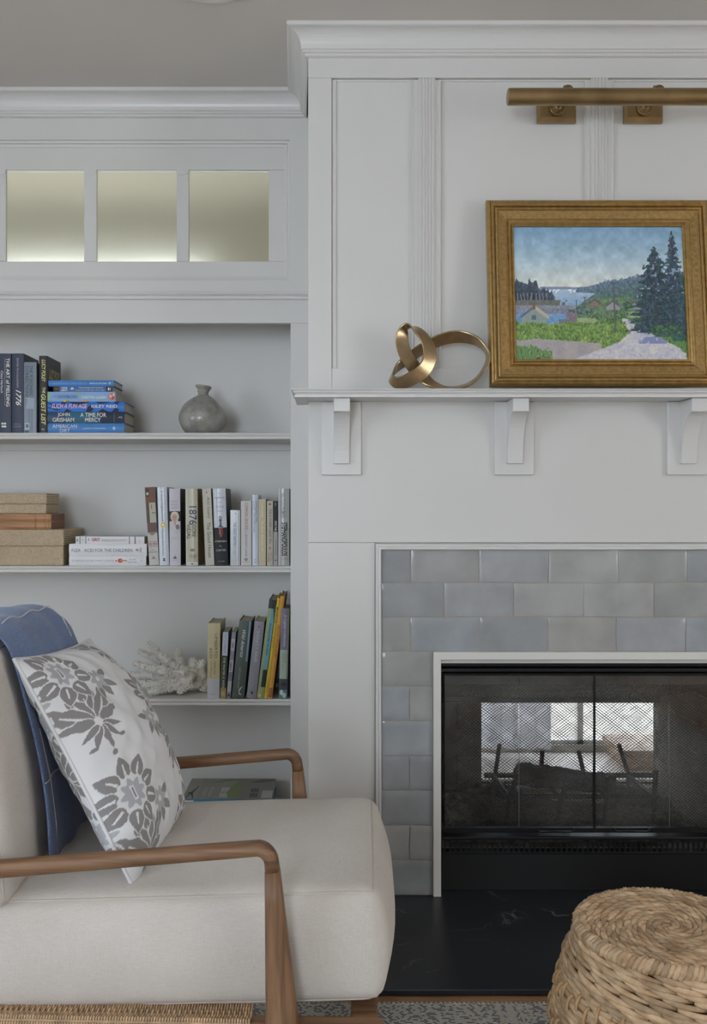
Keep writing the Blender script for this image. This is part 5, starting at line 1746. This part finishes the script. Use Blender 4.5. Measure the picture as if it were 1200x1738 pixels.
ebo = eb.obj('edge_loops', mat('rug_yarn', rgb(196, 190, 180), .95, vary=.35, vscale=60, bump=.5, bscale=300), rug)
ebo['kind'] = 'stuff'
ZR = ZF + .0068

# ------------------------------------------------------------------ armchair
CHX, CHY = -.30, 1.90
chair = thing('lounge_armchair', 'teak armchair with cream linen cushions facing the fireplace from the left', 'armchair', (CHX, CHY, ZR), (0, 0, math.radians(-2.1)))
M_LINEN = bpy.data.materials.new('cream_linen')
M_LINEN.use_nodes = True
nt = M_LINEN.node_tree
b = nt.nodes['Principled BSDF']
b.inputs['Roughness'].default_value = .9
b.inputs['Sheen Weight'].default_value = .15
tc = nd(nt, 'ShaderNodeTexCoord')
hs_ = []
for (sc_, ax) in (((900, 900, 60), 'a'), ((60, 900, 900), 'b'), ((900, 60, 900), 'c')):
    mp = nd(nt, 'ShaderNodeMapping')
    mp.inputs['Scale'].default_value = sc_
    nt.links.new(tc.outputs['Object'], mp.inputs['Vector'])
    n = nd(nt, 'ShaderNodeTexNoise')
    n.inputs['Scale'].default_value = 1.0
    n.inputs['Detail'].default_value = 2
    nt.links.new(mp.outputs['Vector'], n.inputs['Vector'])
    hs_.append(n.outputs['Fac'])
s1_ = math_('ADD', hs_[0], hs_[1]); s2_ = math_('ADD', s1_, hs_[2])
big = nd(nt, 'ShaderNodeTexNoise'); big.inputs['Scale'].default_value = 5
nt.links.new(tc.outputs['Object'], big.inputs['Vector'])
fac = math_('ADD', math_('MULTIPLY', s2_, .24), math_('MULTIPLY', big.outputs['Fac'], .28))
r = nd(nt, 'ShaderNodeValToRGB')
r.color_ramp.elements[0].position = .36; r.color_ramp.elements[0].color = rgb(190, 181, 171)
r.color_ramp.elements[1].position = .62; r.color_ramp.elements[1].color = rgb(212, 204, 195)
nt.links.new(fac, r.inputs['Fac']); nt.links.new(r.outputs['Color'], b.inputs['Base Color'])
bp = nd(nt, 'ShaderNodeBump'); bp.inputs['Strength'].default_value = .35; bp.inputs['Distance'].default_value = .0012
nt.links.new(s2_, bp.inputs['Height']); nt.links.new(bp.outputs['Normal'], b.inputs['Normal'])


def cushion(hx, hy, hz, rad, crown, bulge, n=18):
    """soft box: half sizes, edge radius, crown of the two big faces, bulge of the sides"""
    mb = MB()
    H = np.array([hx, hy, hz])
    def mapp(p):
        q = np.array(p) * H
        inn = np.clip(q, -(H - rad), H - rad)
        d = q - inn
        L = np.linalg.norm(d)
        if L > 1e-9:
            q = inn + d / L * rad
        u, v, w = p
        q[2] += crown * np.sign(w) * abs(w) ** 1.0 * (1 - u ** 4) * (1 - v ** 4)
        q[0] += bulge * u * (1 - w * w) * (1 - abs(v) ** 4 * .7)
        q[1] += bulge * .6 * v * (1 - w * w) * (1 - abs(u) ** 4 * .7)
        return tuple(q)
    g = [math.copysign(1 - (1 - abs(t)) ** 1.7, t) for t in np.linspace(-1, 1, n + 1)]
    for ax in range(3):
        for s in (-1, 1):
            vs = []
            for a in g:
                for b_ in g:
                    p = [0, 0, 0]
                    p[ax] = s
                    p[(ax + 1) % 3] = a
                    p[(ax + 2) % 3] = b_
                    vs.append(mapp(p))
            m = n + 1
            mb.add(vs, [(i * m + j, (i + 1) * m + j, (i + 1) * m + j + 1, i * m + j + 1) for i in range(n) for j in range(n)])
    return mb, mapp


def weld(o, d=.0004):
    bm = bmesh.new()
    bm.from_mesh(o.data)
    bmesh.ops.remove_doubles(bm, verts=bm.verts, dist=d)
    bmesh.ops.recalc_face_normals(bm, faces=bm.faces)
    bm.to_mesh(o.data)
    bm.free()


def piping_path(mapp, w, inset=1.0, k=26):
    """edge loop of the soft box at the seam of the face w=+1 or -1"""
    pts = []
    ring = [(t, -1) for t in np.linspace(-1, 1, k)] + [(1, t) for t in np.linspace(-1, 1, k)[1:]] + [(t, 1) for t in np.linspace(1, -1, k)[1:]] + [(-1, t) for t in np.linspace(1, -1, k)[1:-1]]
    for u, v in ring:
        pts.append(mapp((u * inset, v * inset, w)))
    return pts


def place(mb, loc, rot):
    M = Matrix.Translation(loc) @ Euler(rot).to_matrix().to_4x4()
    mb.v = [tuple(M @ Vector(p)) for p in mb.v]
    return mb, M


# seat cushion
mb, mp_ = cushion(.407, .264, .098, .022, .018, .032, 22)
seat_loc, seat_rot = (-.012, .012, .333 - ZR), (0, math.radians(-2.4), 0)
mb, MS = place(mb, seat_loc, seat_rot)
seat = mb.obj('seat_cushion', M_LINEN, chair, smooth=True)
weld(seat)
M_PIPE = mat('linen_piping', rgb(198, 189, 178), .9)
for w in (1, -1):
    pth = [MS @ Vector(p) for p in piping_path(mp_, w)]
    MB().tube(pth, .0024, 6, closed=True).obj('piping', M_PIPE, seat, smooth=True)
# back cushion
mb, mp_ = cushion(.075, .285, .225, .035, .016, .018, 18)
# local: x thickness, y width, z height
back_loc, back_rot = (-.345, .01, .618 - ZR), (0, math.radians(-8), 0)
mb, MBk = place(mb, back_loc, back_rot)
backc = mb.obj('back_cushion', M_LINEN, chair, smooth=True)
weld(backc)
for sx_ in (1, -1):
    ring = []
    k = 26
    rr_ = [(t, -1) for t in np.linspace(-1, 1, k)] + [(1, t) for t in np.linspace(-1, 1, k)[1:]] + [(t, 1) for t in np.linspace(1, -1, k)[1:]] + [(-1, t) for t in np.linspace(1, -1, k)[1:-1]]
    pth = [MBk @ Vector(mp_((sx_, u, v))) for u, v in rr_]
    MB().tube(pth, .0024, 6, closed=True).obj('piping', M_PIPE, backc, smooth=True)


def bar(path, hws, hhs, side=(0, 1, 0), seg=14, pw=3.2):
    """bar with rounded-rectangle section: half width along side, half height across"""
    P = [Vector(p) for p in path]
    S = Vector(side)
    rings = []
    n = len(P)
    for i in range(n):
        t = (P[min(i + 1, n - 1)] - P[max(i - 1, 0)]).normalized()
        N = t.cross(S).normalized()
        ring = []
        for k in range(seg):
            a = 2 * math.pi * k / seg
            c, s = math.cos(a), math.sin(a)
            c, s = math.copysign(abs(c) ** (2 / pw), c), math.copysign(abs(s) ** (2 / pw), s)
            ring.append(P[i] + S * c * hws[i] + N * s * hhs[i])
        rings.append(ring)
    return MB().loft(rings)


AZ = .5475 - ZR        # top of the armrest at its front corner
for sy in (-1, 1):
    y = .300 * sy
    xc = .2285         # front of the corner
    th = .0125
    path = []
    hh_, hw_ = [], []
    back_x = -.60
    slope = math.tan(math.radians(5.3))
    for t in np.linspace(0, 1, 12):
        x = back_x + (xc - .040 - back_x) * t
        path.append((x, y, AZ - th - slope * (xc - .02 - x)))
        hh_.append(.0155 + (.0118 - .0155) * t)
        hw_.append(.0175 + (.0160 - .0175) * t)
    cxx, czz = path[-1][0], path[-1][2]
    r_ = .0255
    for a in np.linspace(math.radians(8), math.radians(84), 7):
        path.append((cxx + r_ * math.sin(a), y, czz - r_ * (1 - math.cos(a)) + .0006))
        hh_.append(.0120)
        hw_.append(.0160)
    path.append((path[-1][0] + .0015, y, path[-1][2] - .014))
    hh_.append(.0125); hw_.append(.0160)
    arm = bar(path, hw_, hh_).obj('armrest', M_TEAK, chair, smooth=True)
    ex, ez = path[-1][0], path[-1][2]
    # front post widening to the foot
    pp, a_, b2 = [], [], []
    zz0 = ez - .0004
    for t in np.linspace(0, 1, 10):
        zz = zz0 * (1 - t) + .0004 * t
        f_ = (zz0 - zz) / (zz0 - .20)
        xl_ = ex - .0125 + .002 * f_
        xr_ = ex + .0125 + .037 * f_
        pp.append(((xl_ + xr_) / 2, y, zz))
        a_.append(.0160 + .004 * f_)
        b2.append((xr_ - xl_) / 2)
    bar(pp, a_, b2, pw=5).obj('front_leg', M_TEAKZ, chair, smooth=True)
    # rear leg
    bar([(back_x + .03, y, path[1][2] - .012), (back_x + .02, y, .25), (back_x - .03, y, .0004)], [.016] * 3, [.02, .024, .018], pw=5).obj('rear_leg', M_TEAKZ, chair, smooth=True)
    # side rail running forward past the post
    MB().box(-.60, .400, y + (.004 if sy < 0 else -.034), y + (.034 if sy < 0 else -.004), .205, .2455).obj('side_rail', M_TEAK, chair, bevel=.004)
MB().box(.345, .392, -.265, .265, .205, .2425).obj('front_rail', M_TEAK, chair, bevel=.004)
MB().box(-.62, -.58, -.265, .265, .205, .2425).obj('rear_rail', M_TEAK, chair, bevel=.004)
# back frame
for sy in (-1, 1):
    bar([(-.50, .22 * sy, .23), (-.56, .22 * sy, .5), (-.60, .22 * sy, .78)], [.012] * 3, [.012] * 3, pw=5).obj('back_post', M_TEAKZ, chair, smooth=True)
bar([(-.603, -.24, .78), (-.603, .24, .78)], [.012] * 2, [.012] * 2, side=(1, 0, 0), pw=5).obj('back_rail', M_TEAK, chair, smooth=True)
# rattan wrapped deck, open near its front edge
M_RAT = mat('rattan', rgb(182, 152, 118), .6, vary=.3, vscale=40, bump=.3, bscale=120)
MB().box(-.60, .17, -.262, .262, .2085, .2395).obj('deck', mat('rattan_core', rgb(112, 88, 64), .8, vary=.2), chair)
rt = MB()
x = -.60
k = 0
while x < .178:
    zt2 = .2475 + (.0012 if k % 2 else 0)
    yo = -.302
    rt.tube([(x, yo, .19), (x, yo - .002, .236), (x, yo + .010, zt2 + .001), (x + .001, yo + .022, zt2 - (.003 if k % 2 else 0)), (x + .001, yo + .034, zt2 + (0 if k % 2 else -.003)), (x, yo + .046, zt2 - (.003 if k % 2 else 0)), (x, -.24, zt2), (x, .0, .245), (x, .26, .245)], .0021, 5)
    x += .0047
    k += 1
for j in range(6):
    y = -.300 + .0125 * j
    rt.tube([(-.60, y, .2455), (.178, y, .2455)], .0016, 5)
ro = rt.obj('rattan_weave', M_RAT, chair)
ro['kind'] = 'stuff'

# ------------------------------------------------------------------ blue throw over the chair back
def cw_(x, y, z):
    """chair-local to world"""
    return chair.matrix_basis @ Vector((x, y, z))
bpy.context.view_layer.update()
M_DENIM = bpy.data.materials.new('blue_woven_throw')
M_DENIM.use_nodes = True
nt = M_DENIM.node_tree
b = nt.nodes['Principled BSDF']
b.inputs['Roughness'].default_value = .9
b.inputs['Sheen Weight'].default_value = .3
tc = nd(nt, 'ShaderNodeTexCoord')
n = nd(nt, 'ShaderNodeTexNoise'); n.inputs['Scale'].default_value = 700; n.inputs['Detail'].default_value = 1
nt.links.new(tc.outputs['Object'], n.inputs['Vector'])
r = nd(nt, 'ShaderNodeValToRGB')
r.color_ramp.elements[0].position = .35; r.color_ramp.elements[0].color = rgb(70, 88, 128)
r.color_ramp.elements[1].position = .65; r.color_ramp.elements[1].color = rgb(124, 144, 182)
nt.links.new(n.outputs['Fac'], r.inputs['Fac']); nt.links.new(r.outputs['Color'], b.inputs['Base Color'])
bp = nd(nt, 'ShaderNodeBump'); bp.inputs['Strength'].default_value = .4; bp.inputs['Distance'].default_value = .001
nt.links.new(n.outputs['Fac'], bp.inputs['Height']); nt.links.new(bp.outputs['Normal'], b.inputs['Normal'])
# cross-section over the cushion top, in the cushion's own frame (x thickness, z height)
sec = [(.104, -.190), (.108, -.12), (.108, -.04), (.106, .05), (.102, .12), (.096, .18), (.084, .219), (.058, .245), (.02, .258), (-.02, .258), (-.06, .246), (-.086, .22), (-.099, .17), (-.104, .08), (-.106, -.05)]
th_ = thing('blue_throw', 'folded blue woven throw with white edge stitching draped over the chair back', 'throw blanket', tuple(cw_(-.37, .0, .85)))
Ny = 22
grid = []
for i, (x, z) in enumerate(sec):
    t = i / (len(sec) - 1)
    y0, y1 = -.160 + .008 * math.sin(i), .200 - .012 * math.sin(i * 1.3)
    rowv = []
    for j in range(Ny + 1):
        u = j / Ny
        y = y0 + (y1 - y0) * u
        lift = .0035 * math.sin(j * .9 + i * .4) + .003 * math.sin(j * .37 + i)
        lift += .012 * max(0, math.sin(math.pi * u)) * (1 if 6 <= i <= 10 else .3)
        d = Vector((x, 0, z)).normalized()
        v = MBk @ Vector((x + d.x * lift, y, z + d.z * lift))
        rowv.append(tuple(cw_(*v) - th_.location))
    grid.append(rowv)
mb = MB()
W = Ny + 1
mb.add([p for r_ in grid for p in r_], [(i * W + j, i * W + j + 1, (i + 1) * W + j + 1, (i + 1) * W + j) for i in range(len(sec) - 1) for j in range(Ny)])
to = mb.obj('cloth', M_DENIM, th_, smooth=True)
so_ = to.modifiers.new('thick', 'SOLIDIFY'); so_.thickness = .006; so_.offset = 1
sb = to.modifiers.new('sub', 'SUBSURF'); sb.levels = 1; sb.render_levels = 2
M_STITCH = mat('white_stitch', rgb(206, 208, 212), .9)
def grid_at(i, j):
    return Vector(grid[i][j])
nv = [Vector((MBk.to_3x3() @ Vector((sec[i][0], 0, sec[i][1])).normalized())) for i in range(len(sec))]
MB().tube([grid_at(i, Ny - 2) + nv[i] * .0068 for i in range(5, len(sec))], .0015, 5).obj('stitch_line', M_STITCH, to)
MB().tube([grid_at(7, j) + nv[7] * .0066 for j in range(3, Ny - 1)], .0014, 5).obj('stitch_line', M_STITCH, to)
MB().tube([grid_at(2, j) + nv[2] * .0066 for j in range(0, Ny - 1)], .0013, 5).obj('stitch_line', M_STITCH, to)
MB().tube([grid_at(i, 2) + nv[i] * .0066 for i in range(0, 4)], .0012, 5).obj('stitch_line', M_STITCH, to)

# ------------------------------------------------------------------ damask pillow
Bn, Tn = np.array((-.345, 1.685, .424)), np.array((-.577, 1.742, .824))
Tf, Bf = np.array((-.545, 2.165, .800)), np.array((-.318, 2.10, .432))
def shade_motif(X, Y):
    """X, Y in metres from the motif centre; returns (dark, light) masks of the damask bouquet"""
    dark = np.zeros_like(X, bool)
    light = np.zeros_like(X, bool)
    white = np.zeros_like(X, bool)
    def leaf(cx_, cy_, ang, L, Wd, vein=True, curl=0.0):
        a = math.radians(ang)
        dx, dy = X - cx_, Y - cy_
        u = (dx * math.cos(a) + dy * math.sin(a)) / L
        v = (-dx * math.sin(a) + dy * math.cos(a)) / Wd
        v = v - curl * u * u
        prof = np.sqrt(np.clip(u, 0, 1)) * (1 - np.clip(u, 0, 1)) * 2.1 + .10 * np.sin(u * 18) * (u > .35) * (u < .95) * (L > .04)
        m = (u > 0) & (u < 1) & (np.abs(v) < prof)
        dark[:] &= ~((u > -.02) & (u < 1.02) & (np.abs(v) < prof + .0019 / Wd))
        if vein:
            m &= ~((np.abs(v) < .17 * (1 - u)) & (u > .12) & (u < .62))
        return m
    # palmette below
    for ang, L, Wd, cu in ((90, .060, .014, 0), (62, .062, .015, .5), (118, .062, .015, -.5), (34, .074, .018, .8), (146, .074, .018, -.8), (10, .046, .011, .3), (170, .046, .011, -.3)):
        dark |= leaf(.006 * math.cos(math.radians(ang)), -.052 + .007 * math.sin(math.radians(ang)), ang, L, Wd, L > .05, cu)
    for ang, L in ((-28, .034), (-58, .040), (-90, .046), (-122, .040), (-152, .034)):
        dark |= leaf(.005 * math.cos(math.radians(ang)), -.056 + .006 * math.sin(math.radians(ang)), ang, L, .0068, False)
    dark |= (X ** 2 + (Y + .112) ** 2) < .0048 ** 2
    for s in (-1, 1):
        dark |= ((X - s * .026) ** 2 / .006 ** 2 + (Y + .092) ** 2 / .0035 ** 2) < 1
    # rosette
    R = np.hypot(X, Y - .050)
    A = np.arctan2(Y - .050, X)
    for k in range(9):
        ang = 90 + k * 40
        dark |= leaf(.027 * math.cos(math.radians(ang)), .050 + .027 * math.sin(math.radians(ang)), ang, .036, .0165, True)
    star = R < .021 + .004 * np.cos(8 * A)
    ringw = (R < .027 + .004 * np.cos(8 * A)) & ~star
    dark &= ~ringw
    light |= star
    dark &= ~star
    light &= ~((np.abs(X) < .004) & (np.abs(Y - .05) < .012))
    dark |= (np.abs(X) < .0018) & (np.abs(Y - .05) < .009)
    # side flowers
    for s in (-1, 1):
        cx_, cy_ = s * .062, .012
        R2 = np.hypot(X - cx_, Y - cy_)
        A2 = np.arctan2(Y - cy_, X - cx_)
        f = R2 < .017 + .004 * np.cos(6 * A2)
        dark &= ~(R2 < .021 + .004 * np.cos(6 * A2))
        light |= f & (R2 > .005)
        for ang in (-110, -75, -40, 20):
            aa = ang if s > 0 else 180 - ang
            dark |= leaf(cx_ + .012 * math.cos(math.radians(aa)), cy_ + .012 * math.sin(math.radians(aa)), aa, .030, .0085, False)
    return dark, light
NP = 330
tt = np.linspace(-1, 1, NP)
S_, T_ = np.meshgrid(tt, tt)
pinch = 1 - .055 * (1 - T_ ** 2)
pinch2 = 1 - .045 * (1 - S_ ** 2)
s_ = (S_ * pinch + 1) / 2
t_ = (T_ * pinch2 + 1) / 2
base_ = ((1 - s_) * (1 - t_))[..., None] * Bn + ((1 - s_) * t_)[..., None] * Tn + (s_ * (1 - t_))[..., None] * Bf + (s_ * t_)[..., None] * Tf
nrm = np.cross(Bf - Bn, Tn - Bn)
nrm /= np.linalg.norm(nrm)
if nrm[0] < 0:
    nrm = -nrm
prof_ = (np.clip(1 - np.abs(S_) ** 2.4, 0, 1) ** .62) * (np.clip(1 - np.abs(T_) ** 2.4, 0, 1) ** .62)
wr = vnoise(NP, NP, 7, 51) - .5
wr2 = vnoise(NP, NP, 16, 52) - .5
edge_ = np.clip(1.1 - prof_, 0, 1) * (prof_ > .02)
puck = .012 * np.sin(S_ * 20 + wr * 8) * np.clip(np.abs(T_) - .55, 0, 1) + .008 * np.sin(T_ * 22 + wr * 9) * np.clip(np.abs(S_) - .55, 0, 1)
pil = thing('damask_pillow', 'white square pillow with grey damask bouquets leaning on the chair back', 'pillow', tuple((Bn + Bf) / 2))
org = np.array(pil.location)
M_PIL = attr_mat('printed_cotton', .9, .25, 500, .1)
for side_, depth, nm in ((1, .098, 'front_panel'), (-1, .066, 'back_panel')):
    off_ = depth * prof_ + (wr * .012 + wr2 * .005) * np.clip(prof_ * 2, 0, 1) + puck * np.clip(prof_ * 3, 0, 1) * .5
    P = base_ + side_ * off_[..., None] * nrm - org
    # sag: the lower half is fuller
    P[..., 2] -= .006 * prof_ * (T_ < 0) * -T_
    X_ = s_ * .44
    Y_ = t_ * .50
    if side_ < 0:
        X_ = -X_
    dk_, lt_ = np.zeros((NP, NP), bool), np.zeros((NP, NP), bool)
    cs_ = [(.065, .375), (.065, .095), (.305, .245), (.305, .52), (.305, -.04), (-.15, .245), (-.03, .30), (-.03, .06), (-.27, .20)]
    for cx_, cy_ in cs_:
        if side_ > 0 and cx_ < 0:
            continue
        if side_ < 0 and cx_ > 0:
            continue
        a, b_ = shade_motif((X_ - cx_) * .84, (Y_ - cy_) * .84)
        dk_ |= a
        lt_ |= b_
    colr = np.empty((NP, NP, 3))
    colr[:] = [lin(222), lin(221), lin(222)]
    colr[dk_] = [lin(140), lin(136), lin(136)]
    colr[lt_] = [lin(176), lin(176), lin(180)]
    me = bpy.data.meshes.new(nm)
    ii = np.arange(NP * NP).reshape(NP, NP)
    fc = np.stack([ii[:-1, :-1].ravel(), ii[:-1, 1:].ravel(), ii[1:, 1:].ravel(), ii[1:, :-1].ravel()], 1)
    if side_ < 0:
        fc = fc[:, ::-1]
    me.from_pydata(P.reshape(-1, 3).tolist(), [], fc.tolist())
    at = me.attributes.new('paint', 'FLOAT_COLOR', 'POINT')
    at.data.foreach_set('color', np.concatenate([colr.reshape(-1, 3), np.ones((NP * NP, 1))], 1).astype(np.float32).ravel())
    link(nm, me, M_PIL, pil, smooth=True)
# welt round the seam
ring = [(i, 0) for i in range(NP)][::6] + [(NP - 1, j) for j in range(NP)][::6] + [(i, NP - 1) for i in range(NP - 1, -1, -1)][::6] + [(0, j) for j in range(NP - 1, -1, -1)][::6]
pts = []
for i, j in ring:
    p = Vector((base_ - org)[j, i])
    if not pts or (p - pts[-1]).length > .003:
        pts.append(p)
if (pts[0] - pts[-1]).length < .003:
    pts.pop()
MB().tube(pts, .0036, 7, closed=True).obj('welt', mat('welt_cotton', rgb(220, 219, 220), .9), pil, smooth=True)

# ------------------------------------------------------------------ seagrass pouf
PX, PY = wx(1137, 1.83), 1.83
ZT = .294
pouf = thing('seagrass_pouf', 'round woven seagrass pouf with coiled top in front of the hearth', 'pouf', (PX, PY, ZR))
M_SEA = mat('seagrass', rgb(168, 134, 98), .75, color2=rgb(216, 186, 150), vscale=34, bump=.6, bscale=150)
_nt = M_SEA.node_tree
_ge = nd(_nt, 'ShaderNodeNewGeometry')
_rr = nd(_nt, 'ShaderNodeMapRange'); _rr.inputs[3].default_value = .66; _rr.inputs[4].default_value = 1.12
_mm = nd(_nt, 'ShaderNodeMix', data_type='RGBA', blend_type='MULTIPLY'); _mm.inputs['Factor'].default_value = 1.0
_bs = _nt.nodes['Principled BSDF']
_src = _bs.inputs['Base Color'].links[0].from_socket
_nt.links.new(_ge.outputs['Random Per Island'], _rr.inputs[0])
_nt.links.new(_src, _mm.inputs['A']); _nt.links.new(_rr.outputs[0], _mm.inputs['B'])
_nt.links.new(_mm.outputs['Result'], _bs.inputs['Base Color'])
rp_ = random.Random(5)
def rad_at(z):
    return float(np.interp(z, [0, .06, .131, .175, .205, .235, .255, .275, .292], [.196, .216, .217, .208, .198, .196, .181, .177, .170]))
hT = ZT - ZR
def strand(mb, pts, r, seg=6):
    n = len(pts)
    rad = [r * (.42 + .58 * math.sin(math.pi * (k + .35) / (n - .3)) ** .6) for k in range(n)]
    mb.tube(pts, rad, seg)
# solid core behind the strands
MB().lathe([(rad_at(z) - .008, z - .0) for z in np.linspace(.002, .28, 12)] + [(.162, hT - .008), (.0, hT - .010)], (0, 0, 0), 40).obj('core', mat('seagrass_dark', rgb(96, 70, 46), .9, vary=.3, vscale=40), pouf, smooth=True)
# top: concentric rows of slanted wraps
tp = MB()
r = .011
row_ = 0
while r < .164:
    n = max(6, int(2 * math.pi * r / .0205))
    ph = rp_.random() * 6
    dish = .004 - .006 * math.cos(min(1, r / .17) * math.pi / 2)
    for k in range(n):
        a0 = 2 * math.pi * (k + rp_.uniform(-.12, .12)) / n + ph
        da = 2 * math.pi / n * 1.75
        pts = []
        lift = rp_.uniform(-.0022, .0022)
        for q in range(5):
            t = q / 4
            a = a0 + da * t
            rr_ = r - .0068 + .0136 * t
            pts.append((rr_ * math.cos(a), rr_ * math.sin(a), hT + dish + lift + .003 * math.sin(math.pi * t) - .002 * t))
        strand(tp, pts, .0063 * rp_.uniform(.85, 1.12))
    r += .0138
    row_ += 1
tpo = tp.obj('coiled_top', M_SEA, pouf, smooth=True)
tpo['kind'] = 'stuff'
# wrapped rim
rm = MB()
n = 112
for k in range(n):
    a = 2 * math.pi * k / n
    pts = []
    for q in range(6):
        t = q / 5
        b_ = -2.3 + 4.2 * t
        rr_ = .1655 + .0105 * math.cos(b_)
        zz = hT - .004 + .0105 * math.sin(b_)
        aa = a + .11 * t
        pts.append((rr_ * math.cos(aa), rr_ * math.sin(aa), zz))
    strand(rm, pts, .0072 * rp_.uniform(.8, 1.15))
rmo = rm.obj('wrapped_rim', M_SEA, pouf, smooth=True)
rmo['kind'] = 'stuff'
# sides: rows of twined strands, long and slightly slanted
sd = MB()
z = .012
row_ = 0
while z < hT - .012:
    R_ = rad_at(z)
    n = 24
    ph = (row_ % 2) * .5
    band = int(z / .05)
    for k in range(n):
        a0 = 2 * math.pi * (k + ph + rp_.uniform(-.06, .06)) / n
        da = 2 * math.pi / n * 1.55
        sl = .013 * rp_.uniform(.85, 1.15)
        pts = []
        for q in range(7):
            t = q / 6
            a = a0 + da * t
            bow = .006 * math.sin(math.pi * t) - .003
            pts.append(((R_ + bow) * math.cos(a), (R_ + bow) * math.sin(a), z + sl * (.5 - t)))
        strand(sd, pts, .0066 * rp_.uniform(.85, 1.1))
    z += .0112
    row_ += 1
sdo = sd.obj('twined_side', M_SEA, pouf, smooth=True)
sdo['kind'] = 'stuff'
# upright stakes showing between the twined rows
M_STAKE = mat('seagrass_stake', rgb(186, 150, 108), .7, vary=.2, vscale=50)
n = 52
for k in range(n):
    a = 2 * math.pi * k / n
    for (z0, z1) in ((.035, .065), (.100, .132), (.168, .200)):
        zo_ = .012 * (k % 2)
        pts = [((rad_at(zz) + bo_) * math.cos(a), (rad_at(zz) + bo_) * math.sin(a), zz) for zz, bo_ in ((z0 + zo_, .0), (z0 + zo_ + .006, .0095), ((z0 + z1) / 2 + zo_, .0112), (z1 + zo_ - .006, .0095), (z1 + zo_, .0))]
        MB().tube(pts, .0034, 5).obj('stake', M_STAKE, pouf, smooth=True)
